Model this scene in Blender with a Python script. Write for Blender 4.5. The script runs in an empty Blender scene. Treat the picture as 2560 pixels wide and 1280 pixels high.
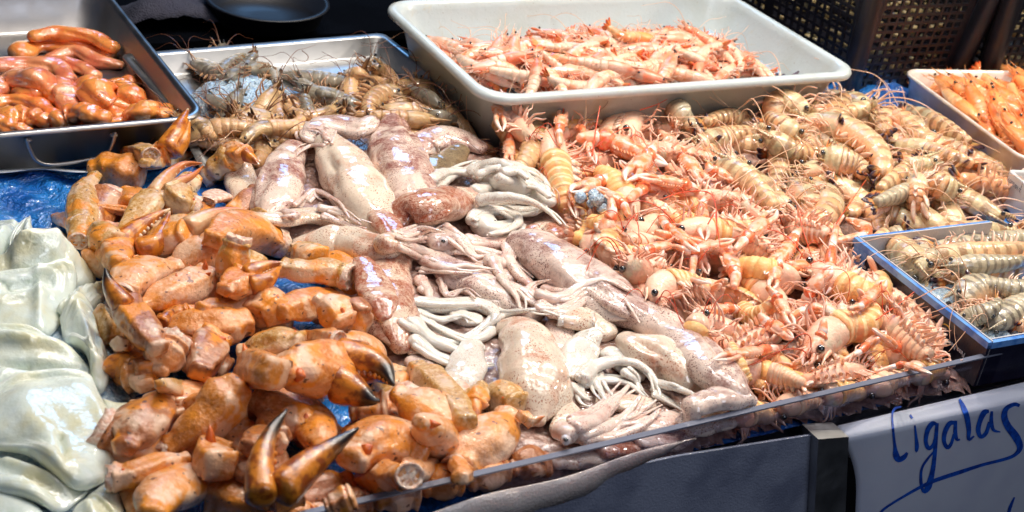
import bpy, math, random
import numpy as np
from mathutils import Vector, Matrix

# ------------------------------------------------------------------ camera
FPX, PITCH, ROLL = 3399.0, math.radians(28.876), math.radians(9.14)
CAM = np.array([0.0, 0.0, 0.60])
_cp, _sp, _cr, _sr = math.cos(PITCH), math.sin(PITCH), math.cos(ROLL), math.sin(ROLL)
FWD = np.array([0, _cp, -_sp]); _up = np.array([0, _sp, _cp]); _ri = np.array([1.0, 0, 0])
RIGHT = _ri*_cr + _up*_sr; UP = _up*_cr - _ri*_sr
SC = bpy.context.scene
COL = SC.collection
cd = bpy.data.cameras.new('camera'); cam = bpy.data.objects.new('camera', cd); COL.objects.link(cam)
cd.sensor_width = 36.0; cd.lens = FPX/2560*36.0; cd.clip_start = 0.02; cd.clip_end = 50
M = Matrix.Identity(4)
for i in range(3):
    M[i][0] = RIGHT[i]; M[i][1] = UP[i]; M[i][2] = -FWD[i]; M[i][3] = CAM[i]
cam.matrix_world = M
cd.dof.use_dof = True; cd.dof.focus_distance = 1.20; cd.dof.aperture_fstop = 11.0
SC.camera = cam
# ------------------------------------------------------------------ world, lamps, exposure
w = bpy.data.worlds.new('World'); SC.world = w; w.use_nodes = True
w.node_tree.nodes['Background'].inputs[0].default_value = (0.22, 0.34, 0.60, 1)
w.node_tree.nodes['Background'].inputs[1].default_value = 0.12
def area(name, loc, target, size, power, color, shape='DISK', size_y=None, spread=180):
    l = bpy.data.lights.new(name, 'AREA'); l.shape = shape; l.size = size; l.energy = power; l.color = color
    if size_y: l.size_y = size_y
    l.spread = math.radians(spread)
    o = bpy.data.objects.new(name, l); COL.objects.link(o); o.location = loc
    d = Vector(target) - Vector(loc); o.rotation_euler = d.to_track_quat('-Z', 'Y').to_euler()
    return o
WARM = (1.0, 0.90, 0.78)
for lx, ly, lz, pw in ((0.55, 1.42, 1.10, 2.4), (0.38, 1.50, 1.10, 2.3), (0.14, 1.52, 1.10, 2.3), (-0.08, 1.40, 1.10, 2.2), (-0.30, 1.30, 1.10, 1.9), (0.30, 1.28, 1.2, 1.2)):
    area('market_lamp', (lx, ly, lz), (lx-0.05, ly-0.32, 0), 0.045, pw, WARM, spread=150)
for i in range(4):
    for j in range(3):
        cx_, cy_ = -0.35+0.42*i, 0.95+0.42*j
        area('overhead_fill', (cx_, cy_, 1.30), (cx_*.6+.05, 1.05+.2*(cy_-1.05), 0), 0.26, 0.80, (1.0, 0.95, 0.90), spread=160)  # unseen grid of soft area lamps, added as even overhead fill
area('cool_backlight', (-0.5, 3.4, 1.5), (0.1, 1.1, 0.0), 0.8, 13.0, (0.22, 0.52, 1.0))  # unseen area lamp standing in for bluish sky light from behind
area('front_fill', (0.75, 0.05, 1.1), (0.45, 0.95, -0.05), 0.5, 3.2, (0.80, 0.86, 1.0))  # added soft fill from the customers' side, lifts the sign and stall front
area('low_front_fill', (0.50, 0.30, 0.42), (0.30, 0.82, -0.03), 0.22, 0.55, (0.95, 0.95, 1.0))  # added low fill, brightens the upright front faces under the guard
area('crate_lamp', (1.15, 1.75, 0.75), (0.75, 2.0, 0.05), 0.12, 8.0, (1.0, 0.92, 0.75))
SC.render.engine = 'CYCLES'
SC.view_settings.view_transform = 'Standard'
SC.view_settings.look = 'None'
SC.view_settings.exposure = 0.08
SC.view_settings.gamma = 1.0
SC.cycles.use_denoising = True
try: SC.cycles.denoiser = 'OPENIMAGEDENOISE'
except Exception: pass
SC.cycles.max_bounces = 8; SC.cycles.diffuse_bounces = 4; SC.cycles.glossy_bounces = 3
SC.cycles.transmission_bounces = 6; SC.cycles.transparent_max_bounces = 8
SC.cycles.caustics_reflective = False; SC.cycles.caustics_refractive = False
SC.cycles.sample_clamp_indirect = 6.0

rng = random.Random(7)
nrg = np.random.default_rng(11)

def ray(px, py):
    return FWD + RIGHT*(px-1280)/FPX - UP*(py-640)/FPX
def at(px, py, z):
    r = ray(px, py); return CAM + r*((z-CAM[2])/r[2])
def onplane(px, py, p0, n):
    r = ray(px, py); return CAM + r*(np.dot(p0-CAM, n)/np.dot(r, n))
def depth(p): return float(np.dot(np.asarray(p)-CAM, FWD))
def pxm(r, p): return r*depth(p)/FPX              # pixels -> metres at p
def proj(p):
    d = np.asarray(p)-CAM; z = d@FWD
    return 1280+FPX*(d@RIGHT)/z, 640-FPX*(d@UP)/z

# ------------------------------------------------------------------ node helpers
def lin(r, g, b, k=1.0):
    f = lambda c: (c/255/12.92 if c/255 <= 0.04045 else ((c/255+0.055)/1.055)**2.4)*k
    return (f(r), f(g), f(b), 1.0)
class G:
    def __init__(s, name):
        s.m = bpy.data.materials.new(name); s.m.use_nodes = True; s.nt = s.m.node_tree
        s.b = s.nt.nodes['Principled BSDF']; s.out = s.nt.nodes['Material Output']; s._co = None
    def n(s, t, **kw):
        x = s.nt.nodes.new(t)
        for k, v in kw.items(): setattr(x, k, v)
        return x
    def link(s, a, b): s.nt.links.new(a, b)
    def put(s, sock, v):
        if isinstance(v, (int, float)):
            sock.default_value = v if sock.type != 'RGBA' else (v, v, v, 1)
        elif isinstance(v, tuple): sock.default_value = v
        else: s.link(v, sock)
    def attr(s, name):
        x = s.n('ShaderNodeAttribute', attribute_name=name); return x.outputs['Fac']
    def rand(s): return s.n('ShaderNodeObjectInfo').outputs['Random']
    def coord(s):
        if s._co is None:
            tc = s.n('ShaderNodeTexCoord'); a = s.n('ShaderNodeVectorMath', operation='MULTIPLY_ADD')
            cb = s.n('ShaderNodeCombineXYZ'); r = s.rand()
            for i in range(3): s.link(r, cb.inputs[i])
            s.link(cb.outputs[0], a.inputs[0]); a.inputs[1].default_value = (3.1, 5.3, 7.7)
            s.link(tc.outputs['Object'], a.inputs[2]); s._co = a.outputs[0]
        return s._co
    def noise(s, scale, detail=3, rough=0.55, dist=0.0, stretch=None):
        x = s.n('ShaderNodeTexNoise'); x.inputs['Scale'].default_value = scale; x.inputs['Detail'].default_value = detail
        x.inputs['Roughness'].default_value = rough; x.inputs['Distortion'].default_value = dist
        co = s.coord()
        if stretch:
            v = s.n('ShaderNodeVectorMath', operation='MULTIPLY'); s.link(co, v.inputs[0]); v.inputs[1].default_value = stretch; co = v.outputs[0]
        s.link(co, x.inputs['Vector']); return x.outputs['Fac']
    def voro(s, scale, feature='F1'):
        x = s.n('ShaderNodeTexVoronoi', feature=feature); x.inputs['Scale'].default_value = scale
        s.link(s.coord(), x.inputs['Vector']); return x.outputs['Distance']
    def math(s, op, a, b=0.0, c=None):
        x = s.n('ShaderNodeMath', operation=op); s.put(x.inputs[0], a); s.put(x.inputs[1], b)
        if c is not None: s.put(x.inputs[2], c)
        return x.outputs[0]
    def smooth(s, v, lo, hi, a=0.0, b=1.0):
        x = s.n('ShaderNodeMapRange', interpolation_type='SMOOTHSTEP'); s.put(x.inputs[0], v)
        for i, q in enumerate((lo, hi, a, b)): x.inputs[i+1].default_value = q
        return x.outputs[0]
    def mix(s, f, a, b, mode='MIX'):
        x = s.n('ShaderNodeMix', data_type='RGBA', blend_type=mode); s.put(x.inputs[0], f)
        s.put(x.inputs[6], a); s.put(x.inputs[7], b); return x.outputs[2]
    def fin(s, col, rough=0.3, sss=0.0, ssr=(1, .6, .4), sscale=0.004, coat=0.0, crough=0.06, bump=None, bd=0.0005, metal=0, spec=0.5, alpha=None, trans=0, cfine=0.0):
        b = s.b; s.put(b.inputs['Base Color'], col); s.put(b.inputs['Roughness'], rough)
        b.inputs['Metallic'].default_value = metal; b.inputs['Specular IOR Level'].default_value = spec
        if sss: b.inputs['Subsurface Weight'].default_value = sss; b.inputs['Subsurface Radius'].default_value = ssr; b.inputs['Subsurface Scale'].default_value = sscale
        if coat: b.inputs['Coat Weight'].default_value = coat; b.inputs['Coat Roughness'].default_value = crough; b.inputs['Coat IOR'].default_value = 1.8 if coat >= .8 else 1.5
        if trans: b.inputs['Transmission Weight'].default_value = trans
        if bump is not None:
            x = s.n('ShaderNodeBump'); x.inputs['Strength'].default_value = 1.0; x.inputs['Distance'].default_value = bd
            s.link(bump, x.inputs['Height']); s.link(x.outputs[0], b.inputs['Normal'])
            if coat and cfine:
                y = s.n('ShaderNodeBump'); y.inputs['Distance'].default_value = cfine; s.link(s.noise(170, 2, .5, .6), y.inputs['Height']); s.link(x.outputs[0], y.inputs['Normal']); s.link(y.outputs[0], b.inputs['Coat Normal'])
            elif coat: s.link(x.outputs[0], b.inputs['Coat Normal'])
        if alpha is not None: s.put(b.inputs['Alpha'], alpha)
        return s.m

MAT = {}
# --- shells of prawns: t runs head to tail, c is +1 on the back and -1 on the belly
def shell(name, base, belly, band=None, nband=9, blush=None, speck=None, sss=0.35, coat=0.6):
    g = G(name); t = g.attr('t'); c = g.attr('c')
    n1 = g.noise(90, 3); n2 = g.noise(420, 3)
    col = g.mix(g.smooth(n1, .35, .68), base, tuple(x*0.72 for x in base[:3])+(1,))
    col = g.mix(g.smooth(c, .1, -.7), col, belly)
    if blush is not None: col = g.mix(g.smooth(g.noise(55, 2, .5), .48, .62, 0, .85), col, blush)
    if band is not None:
        ph = g.math('MULTIPLY_ADD', n1, .5, g.math('MULTIPLY', t, nband))
        sn = g.math('SINE', g.math('MULTIPLY', ph, 2*math.pi))
        bm = g.math('MULTIPLY', g.smooth(sn, -.1, .6), g.smooth(c, -.75, .05))
        col = g.mix(g.math('MULTIPLY', bm, g.smooth(n2, .2, .6, .65, 1.0)), col, band)
    if speck is not None: col = g.mix(g.smooth(g.noise(900, 2), .60, .72, 0, .55), col, speck)
    col = g.mix(g.smooth(g.rand(), .2, 1, 0, .7 if 'lang' in name else .35), col, tuple(min(1, x*1.25) for x in base[:3])+(1,))
    bp = g.math('ADD', g.noise(260, 3), g.math('MULTIPLY', n2, .4))
    return g.fin(col, .45, sss, spec=.2, sscale=.003, coat=min(1, coat*1.4), crough=.08, cfine=.00006, bump=bp, bd=.0007)
def plain(name, col, rough=.35, sss=.2, coat=.4, var=None, vs=300, bd=.0003, sscale=.002, lo=.4, hi=.65):
    g = G(name); c = col
    if var is not None: c = g.mix(g.smooth(g.noise(vs, 3), lo, hi), col, var)
    return g.fin(c, rough, sss, sscale=sscale, coat=coat, bump=g.noise(500, 2), bd=bd)
def tipped(name, col, tip, lo=.55, hi=.9, rough=.3, sss=.2, coat=.5, var=None):
    g = G(name); t = g.attr('t'); c = col
    if var is not None: c = g.mix(g.smooth(g.noise(120, 3), .42, .62), col, var)
    c = g.mix(g.smooth(g.math('MULTIPLY_ADD', g.noise(150, 2), .25, g.math('SUBTRACT', t, .12)), lo, hi), c, tip)
    return g.fin(c, rough, sss, sscale=.003, coat=coat, bump=g.noise(400, 3), bd=.0004)

MAT['tiger_shell'] = shell('striped_prawn_shell', lin(224, 188, 144), lin(232, 166, 126), band=lin(150, 106, 72), nband=11, blush=lin(226, 160, 108))
MAT['tiger_head'] = shell('striped_prawn_head', lin(226, 204, 160), lin(238, 182, 150), band=lin(160, 124, 90), nband=7, blush=lin(170, 160, 132))
MAT['tiger_fan'] = tipped('striped_prawn_tail', lin(206, 122, 62), lin(58, 34, 52), .35, .75, var=lin(196, 158, 96))
MAT['tiger_leg'] = plain('striped_prawn_leg', lin(240, 190, 164), var=lin(240, 214, 192))
MAT['grey_shell'] = shell('grey_prawn_shell', lin(192, 178, 150), lin(210, 170, 130), band=lin(120, 108, 92), nband=11, speck=lin(110, 96, 80))
MAT['brown_shell'] = shell('brown_prawn_shell', lin(212, 168, 120), lin(212, 172, 126), blush=lin(180, 136, 94), speck=lin(120, 92, 60), sss=.45)
MAT['brown_head'] = shell('brown_prawn_head', lin(196, 160, 112), lin(206, 166, 122), blush=lin(128, 102, 74), speck=lin(100, 76, 52))
MAT['brown_fan'] = tipped('brown_prawn_tail', lin(130, 92, 56), lin(72, 50, 38), .4, .9)
MAT['brown_leg'] = plain('brown_prawn_leg', lin(190, 148, 108), var=lin(160, 110, 76))
MAT['murky_shell'] = shell('murky_prawn_shell', lin(148, 138, 120), lin(160, 148, 128), blush=lin(110, 102, 90), speck=lin(70, 62, 54), sss=.4)
MAT['pink_shell'] = shell('pink_shrimp_shell', lin(234, 200, 174), lin(234, 186, 158), blush=lin(230, 150, 104), sss=.5)
MAT['pink_head'] = shell('pink_shrimp_head', lin(234, 178, 150), lin(232, 146, 108), blush=lin(230, 118, 72), sss=.4)
MAT['pink_fan'] = tipped('pink_shrimp_tail', lin(232, 142, 84), lin(222, 96, 58))
MAT['pink_leg'] = plain('pink_shrimp_leg', lin(246, 214, 198), var=lin(240, 166, 132))
MAT['orange_shell'] = shell('orange_shrimp_shell', lin(240, 184, 130), lin(240, 146, 74), blush=lin(236, 124, 58), sss=.4)
MAT['orange_head'] = shell('orange_shrimp_head', lin(240, 162, 96), lin(238, 140, 70), blush=lin(234, 120, 58), sss=.3)
MAT['orange_fan'] = tipped('orange_shrimp_tail', lin(236, 128, 58), lin(224, 90, 44))
MAT['orange_leg'] = plain('orange_shrimp_leg', lin(238, 140, 74), var=lin(238, 176, 120))
MAT['lang_shell'] = shell('langoustine_shell', lin(236, 178, 112), lin(238, 198, 170), band=lin(240, 206, 156), nband=13, blush=lin(236, 160, 112), sss=.3, coat=.35)
MAT['lang_shell_pink'] = shell('langoustine_shell_pale', lin(236, 188, 154), lin(238, 196, 174), band=lin(240, 206, 182), nband=13, blush=lin(236, 158, 120), sss=.3, coat=.35)
MAT['lang_head'] = shell('langoustine_head', lin(236, 190, 164), lin(236, 176, 150), blush=lin(210, 200, 172), sss=.3, coat=.35)
MAT['lang_pleura'] = plain('langoustine_side_plate', lin(244, 216, 196), var=lin(238, 178, 140), sss=.35)
MAT['lang_fan'] = tipped('langoustine_tail', lin(240, 168, 130), lin(246, 216, 196))
MAT['lang_leg'] = plain('langoustine_leg', lin(238, 182, 154), var=lin(242, 204, 186), vs=120)
MAT['lang_claw'] = tipped('langoustine_claw', lin(240, 190, 164), lin(250, 228, 216), .60, .9, var=lin(236, 142, 88))
MAT['lang_joint'] = plain('langoustine_joint', lin(234, 104, 56), var=lin(238, 146, 96), coat=.8)
MAT['antenna'] = plain('antenna_pale', lin(232, 186, 150), sss=0, coat=.2)
MAT['antenna_red'] = plain('antenna_red', lin(218, 78, 40), sss=0, coat=.3)
MAT['antenna_brown'] = plain('antenna_brown', lin(112, 68, 46), sss=0, coat=.2)
MAT['eye'] = plain('crustacean_eye', lin(22, 19, 20), rough=.12, sss=0, coat=1, bd=.00005)
# --- crab
def crabm(name, low, high, spot, lo=-.1, hi=.7):
    g = G(name); c = g.attr('c'); n = g.noise(45, 3); f = g.math('ADD', c, g.math('MULTIPLY_ADD', n, 1.8, -.9))
    f = g.math('ADD', f, g.math('MULTIPLY_ADD', g.rand(), .5, -.25)); te = g.attr('t'); te = g.math('ABSOLUTE', g.math('MULTIPLY_ADD', te, 2, -1)); f = g.math('ADD', f, g.math('MULTIPLY', g.smooth(te, .5, 1.0), .9))
    col = g.mix(g.smooth(f, lo, hi), low, high)
    col = g.mix(g.smooth(g.noise(300, 4), .44, .60, 0, .35), col, tuple(x*1.25 for x in low[:3])+(1,))
    col = g.mix(g.smooth(g.noise(34, 3), .52, .60, 0, .95), col, lin(228, 142, 40))
    col = g.mix(g.smooth(g.noise(40, 3), .47, .38, 0, .6), col, lin(234, 204, 176))
    col = g.mix(g.smooth(g.noise(210, 2, .4), .665, .72, 0, .85), col, spot)
    return g.fin(col, g.smooth(n, .3, .7, .30, .5), .10, ssr=(1, .8, .6), sscale=.002, coat=.6, crough=.13, cfine=.00006, bump=g.math('ADD', g.noise(350, 4), g.math('MULTIPLY', g.noise(70, 2), .8)), bd=.0009)
MAT['crab_pink'] = crabm('crab_shell_pink', lin(232, 194, 164), lin(220, 150, 92), lin(98, 52, 44))
MAT['crab_orange'] = crabm('crab_shell_orange', lin(220, 168, 122), lin(206, 124, 42), lin(78, 38, 26), -.3, .5)
MAT['crab_tan'] = crabm('crab_shell_tan', lin(224, 200, 164), lin(190, 138, 64), lin(70, 48, 34))
MAT['crab_red'] = crabm('crab_shell_red', lin(200, 142, 104), lin(160, 92, 42), lin(60, 28, 26), -.3, .4)
MAT['crab_amber'] = crabm('crab_shell_amber', lin(224, 168, 116), lin(208, 118, 34), lin(70, 36, 24), -.6, .15)
MAT['crab_finger_dark'] = tipped('crab_finger_dark', lin(210, 128, 40), lin(30, 20, 18), .45, .80, var=lin(140, 68, 22), sss=.05)
MAT['crab_finger'] = tipped('crab_finger_light', lin(214, 132, 42), lin(232, 208, 170), .88, 1.0, var=lin(156, 80, 28), sss=.05)
MAT['crab_finger_pale'] = tipped('crab_finger_pale', lin(216, 178, 138), lin(196, 110, 46), .3, .7, var=lin(206, 150, 104), sss=.05)
MAT['crab_flesh'] = plain('crab_torn_flesh', lin(228, 204, 184), rough=.5, var=lin(206, 156, 130), vs=250, bd=.001)
MAT['crab_tooth'] = plain('crab_tooth', lin(228, 206, 178), sss=.1)
MAT['crab_spine'] = plain('crab_spine', lin(222, 112, 40), var=lin(200, 90, 30), sss=.05)
# --- squid
def squidm(name, base, spot, patch, plo, phi, slo=.58, shi=.66, amt=.85, tint=None):
    g = G(name); c = g.attr('c')
    col = g.mix(g.smooth(g.noise(60, 3), .35, .7), base, tuple(x*.88 for x in base[:3])+(1,))
    if tint is not None: col = g.mix(g.smooth(g.noise(28, 2), .42, .62, 0, .7), col, tint)
    pm = g.smooth(g.noise(28, 5, .68, .8), plo-.03, phi+.05)
    pm = g.math('MULTIPLY', pm, g.smooth(c, -.6, .1))
    fine = g.smooth(g.noise(300, 4, .7), .30, .62, .45, 1)
    col = g.mix(g.math('MULTIPLY', g.math('MULTIPLY', pm, fine), amt), col, patch)
    dots = g.math('MULTIPLY', g.smooth(g.noise(820, 1, .3), slo+.01, shi-.01), g.smooth(g.noise(40, 2), .42, .56, .2, .9))
    col = g.mix(dots, col, spot)
    return g.fin(col, cfine=.00008, rough=.55, sss=.4, ssr=(1, .75, .6), sscale=.005, coat=1.0, crough=.065, spec=.10, bump=g.math('ADD', g.noise(60, 3), g.math('MULTIPLY', g.noise(190, 2), .16)), bd=.0012)
MAT['squid_cream'] = squidm('squid_skin_cream', lin(230, 212, 192), lin(160, 92, 66), lin(190, 112, 76), .52, .66, amt=.8)
MAT['squid_brown'] = squidm('squid_skin_brown_mottled', lin(234, 210, 194), lin(120, 52, 44), lin(136, 70, 62), .43, .56, amt=.95)
MAT['squid_rust'] = squidm('squid_skin_rusty', lin(230, 204, 182), lin(128, 60, 36), lin(158, 74, 40), .38, .50, amt=.95)
MAT['squid_lilac'] = squidm('squid_skin_lilac', lin(230, 208, 194), lin(120, 76, 76), lin(140, 90, 82), .48, .60, tint=lin(220, 200, 190))
MAT['squid_white'] = squidm('squid_flesh_white', lin(224, 218, 208), lin(190, 160, 140), lin(216, 190, 170), .60, .75, amt=.5)
MAT['squid_arm'] = squidm('squid_arm_skin', lin(234, 212, 198), lin(160, 96, 86), lin(190, 132, 116), .50, .66, tint=lin(230, 208, 198))
MAT['squid_olive'] = squidm('squid_skin_olive', lin(150, 130, 98), lin(70, 54, 44), lin(96, 78, 58), .40, .60)
MAT['squid_eye_ring'] = plain('squid_eye_silver', lin(206, 196, 196), rough=.1, coat=1)
# --- fillets, roe, ice
g = G('cuttlefish_flesh'); c1 = g.mix(g.smooth(g.noise(22, 3), .42, .66), lin(212, 222, 214), lin(212, 210, 180))
c1 = g.mix(g.smooth(g.noise(40, 2), .5, .7, 0, .6), c1, lin(214, 226, 226))
MAT['fillet'] = g.fin(c1, cfine=.00012, rough=.55, sss=.8, ssr=(1, .95, .8), sscale=.008, coat=1, crough=.075, spec=.12, bump=g.math('ADD', g.noise(90, 3), g.math('MULTIPLY', g.noise(300, 3), .16)), bd=.0013)
def roem(name, base, dark):
    g = G(name); c1 = g.mix(g.smooth(g.noise(38, 3), .38, .66), base, dark)
    vein = g.smooth(g.math('ABSOLUTE', g.math('SUBTRACT', g.noise(30, 3, .6, 1.5), .5)), .0, .012, .6, 0)
    vein = g.math('MULTIPLY', vein, g.smooth(g.noise(20, 1), .50, .60))
    c1 = g.mix(vein, c1, lin(130, 30, 30))
    c1 = g.mix(g.smooth(g.noise(24, 2), .66, .74, 0, .8), c1, lin(60, 32, 36))
    return g.fin(c1, .32, .35, ssr=(1, .5, .3), sscale=.003, coat=.9, crough=.08, bump=g.math('ADD', g.noise(70, 3, .6, 1.0), g.math('MULTIPLY', g.noise(260, 3), .15)), bd=.0016)
MAT['roe'] = roem('roe_skin_orange', lin(242, 156, 76), lin(228, 124, 58))
MAT['roe_pink'] = roem('roe_skin_pinkish', lin(236, 158, 106), lin(216, 116, 80))
g = G('crushed_ice'); MAT['ice'] = g.fin(g.mix(g.smooth(g.noise(300, 4), .4, .65), lin(206, 226, 242), lin(166, 196, 222)), .25, .5, ssr=(.8, .9, 1), sscale=.004, coat=.8, bump=g.math('ADD', g.voro(300), g.noise(700, 4)), bd=.003)
g = G('melting_ice'); MAT['ice_pink'] = g.fin(g.mix(g.smooth(g.noise(120, 4), .4, .65), lin(172, 142, 130), lin(130, 98, 88)), .25, .3, coat=.8, bump=g.noise(160, 3), bd=.0025)
# --- containers and stall
def steelm(name, base, rough, bd=.00003):
    g = G(name); s = g.noise(30, 3, .6, 0, (1, 1, 1)); r = g.smooth(s, .3, .7, rough*.88, rough*1.15)
    return g.fin(g.mix(g.smooth(g.noise(10, 2, .5), .3, .8), base, tuple(x*.85 for x in base[:3])+(1,)), r, metal=1, bump=g.noise(300, 3), bd=bd)
MAT['steel'] = steelm('brushed_steel', (.42, .40, .39, 1), .36)
MAT['steel_dull'] = steelm('dull_steel', (.50, .50, .50, 1), .42)
g = G('white_tub_plastic'); c1 = g.mix(g.smooth(g.noise(18, 4), .45, .7), lin(192, 202, 204), lin(186, 194, 192))
c1 = g.mix(g.smooth(g.noise(500, 2), .69, .74, 0, .6), c1, lin(120, 90, 60))
c1 = g.mix(g.smooth(g.noise(26, 4, .7, 1.2), .60, .70, 0, .35), c1, lin(196, 178, 142))
c1 = g.mix(g.smooth(g.noise(9, 3), .60, .72, 0, .25), c1, lin(200, 170, 120))
MAT['tub'] = g.fin(c1, .28, .25, ssr=(1, .9, .8), sscale=.004, coat=.3, crough=.2, bump=g.noise(200, 3), bd=.0003)
MAT['thin_plastic'] = plain('thin_white_plastic', lin(226, 216, 206), rough=.25, sss=.25, coat=.4, var=lin(206, 190, 178), vs=30, bd=.0002)
MAT['label_white'] = plain('white_container_plastic', lin(214, 216, 216), rough=.3, sss=.2, coat=.2, bd=.0001)
g = G('blue_plastic_sheet'); wr = g.math('ADD', g.noise(26, 4, .6, 1.4), g.math('MULTIPLY', g.noise(90, 3, .6, .8), .35))
MAT['blue_plastic'] = g.fin(g.mix(g.smooth(g.noise(20, 3), .4, .65), lin(40, 130, 216), lin(24, 96, 184)), .30, .1, ssr=(.3, .6, 1), sscale=.004, coat=1, spec=.25, crough=.10, bump=wr, bd=.014)
MAT['card_blue'] = plain('blue_printed_card', lin(110, 160, 222), rough=.25, sss=0, coat=.6, var=lin(64, 120, 200), vs=60, bd=.0002)
MAT['card_navy'] = plain('navy_printed_card', lin(26, 26, 46), rough=.3, sss=0, coat=.2, var=lin(20, 20, 38), vs=40, bd=.0002)
MAT['card_inner'] = plain('pale_card_lining', lin(204, 198, 194), rough=.4, sss=0, coat=.2, var=lin(188, 184, 188), vs=30, bd=.0003)
MAT['gold'] = plain('gold_print', lin(190, 150, 60), rough=.3, sss=0, coat=.3)
MAT['print_white'] = plain('white_print', lin(206, 206, 214), rough=.4, sss=0, coat=0)
MAT['print_dark'] = plain('dark_print', lin(70, 72, 96), rough=.5, sss=0, coat=0)
MAT['crate'] = plain('black_crate_plastic', lin(20, 18, 27), rough=.45, sss=0, coat=.08, var=lin(15, 14, 22), vs=30, bd=.0006)
MAT['dark'] = plain('dark_cloth', lin(5, 7, 13), rough=.9, sss=0, coat=0, var=lin(3, 4, 8), vs=12, bd=.001)
MAT['dark'].node_tree.nodes['Principled BSDF'].inputs['Specular IOR Level'].default_value = .03
MAT['grey_cloth'] = plain('grey_cloth', lin(54, 54, 68), rough=.9, sss=0, coat=0, var=lin(50, 50, 66), vs=25, bd=.003)
MAT['pot'] = plain('dark_glossy_basin', lin(7, 11, 22), rough=.5, sss=0, coat=.04, bd=.0001)
g = G('shellfish_pieces'); MAT['clam'] = g.fin(g.mix(g.smooth(g.rand(), .2, .8), lin(186, 160, 90), lin(190, 180, 160)), .3, .1, coat=.7, bump=g.noise(200, 3), bd=.001)
g = G('clear_acrylic'); tr = g.n('ShaderNodeBsdfTransparent'); tr.inputs[0].default_value = (.80, .80, .86, 1)
gl = g.n('ShaderNodeBsdfGlossy'); gl.inputs['Roughness'].default_value = .12; gl.inputs[0].default_value = (.9, .92, 1, 1)
fr = g.n('ShaderNodeFresnel'); fr.inputs[0].default_value = 1.45
mx = g.n('ShaderNodeMixShader'); g.link(g.math('MULTIPLY', g.math('MULTIPLY_ADD', fr.outputs[0], 1.3, .05), g.math('SUBTRACT', 1.0, g.n('ShaderNodeNewGeometry').outputs['Backfacing'])), mx.inputs[0]); g.link(tr.outputs[0], mx.inputs[1]); g.link(gl.outputs[0], mx.inputs[2]); g.link(mx.outputs[0], g.out.inputs[0])
MAT['acrylic'] = g.m
MAT['acrylic_edge'] = plain('acrylic_cut_edge', lin(112, 116, 132), rough=.25, sss=0, coat=.6, bd=.0001)
MAT['panel'] = plain('grey_blue_panel', lin(136, 142, 160), rough=.25, sss=0, coat=.3, var=lin(104, 110, 130), vs=14, bd=.0008)
MAT['wrap'] = plain('pale_wrapping', lin(228, 214, 206), rough=.25, sss=.1, coat=.8, var=lin(190, 172, 168), vs=20, bd=.0008)
MAT['paper'] = plain('white_sign_paper', lin(186, 190, 204), rough=.55, sss=.1, coat=0, var=lin(176, 180, 198), vs=12, bd=.0001)
MAT['ink'] = plain('blue_marker_ink', lin(14, 78, 180), rough=.5, sss=0, coat=0, var=lin(8, 52, 140), vs=150)
MAT['film'] = plain('white_paper_edge', lin(190, 196, 206), rough=.4, sss=.1, coat=.2)
g = G('clear_bag'); tr = g.n('ShaderNodeBsdfTransparent'); tr.inputs[0].default_value = (.96, .96, .98, 1)
gl = g.n('ShaderNodeBsdfPrincipled'); gl.inputs['Base Color'].default_value = lin(214, 206, 200); gl.inputs['Roughness'].default_value = .1; gl.inputs['Coat Weight'].default_value = 1
bp = g.n('ShaderNodeBump'); bp.inputs['Distance'].default_value = .004; g.link(g.noise(90, 3, .6, 1), bp.inputs['Height']); g.link(bp.outputs[0], gl.inputs['Normal'])
mx = g.n('ShaderNodeMixShader'); mx.inputs[0].default_value = .35; g.link(tr.outputs[0], mx.inputs[1]); g.link(gl.outputs[0], mx.inputs[2]); g.link(mx.outputs[0], g.out.inputs[0])
MAT['bag'] = g.m

# ------------------------------------------------------------------ mesh builder
def spline(P, n, k=0.5):
    """Catmull-Rom through rows of P, resampled to n rows evenly by length of the first three (or two) columns."""
    P = np.asarray(P, float)
    if len(P) == 2: P = np.array([P[0], (P[0]*2+P[1])/3, (P[0]+2*P[1])/3, P[1]])
    Q = np.vstack([2*P[0]-P[1], P, 2*P[-1]-P[-2]]); out = []
    for i in range(1, len(Q)-2):
        for u in np.linspace(0, 1, 12, endpoint=False):
            a, b, c, d = Q[i-1], Q[i], Q[i+1], Q[i+2]
            out.append(.5*((2*b)+(-a+c)*u+(2*a-5*b+4*c-d)*u*u+(-a+3*b-3*c+d)*u**3))
    out.append(P[-1]); out = np.array(out)
    m = min(3, P.shape[1]); L = np.concatenate([[0], np.cumsum(np.linalg.norm(np.diff(out[:, :m], axis=0), axis=1))])
    s = np.linspace(0, L[-1], n)
    return np.stack([np.interp(s, L, out[:, j]) for j in range(P.shape[1])], 1)
def unit(v): return v/np.maximum(np.linalg.norm(v, axis=-1, keepdims=True), 1e-9)
def frames(P, roll=0.0, up=(0, 0, 1)):
    T = unit(np.gradient(P, axis=0)); up = np.asarray(up, float)
    U = np.empty_like(T); prev = None
    for i in range(len(P)):
        r = up if (prev is None) else (0.25*up + prev)
        if abs(T[i]@unit(r)) > .98: r = prev if prev is not None else np.array([0.3, 1, 0.1])
        u = unit(r-(r@T[i])*T[i]); U[i] = u; prev = u
    S = np.cross(T, U); ro = np.radians(roll) if np.ndim(roll) else math.radians(roll)
    c, s = np.cos(ro), np.sin(ro)
    if np.ndim(c): c = c[:, None]; s = s[:, None]
    N = U*c+S*s; B = np.cross(T, N)
    return T, N, B
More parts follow.
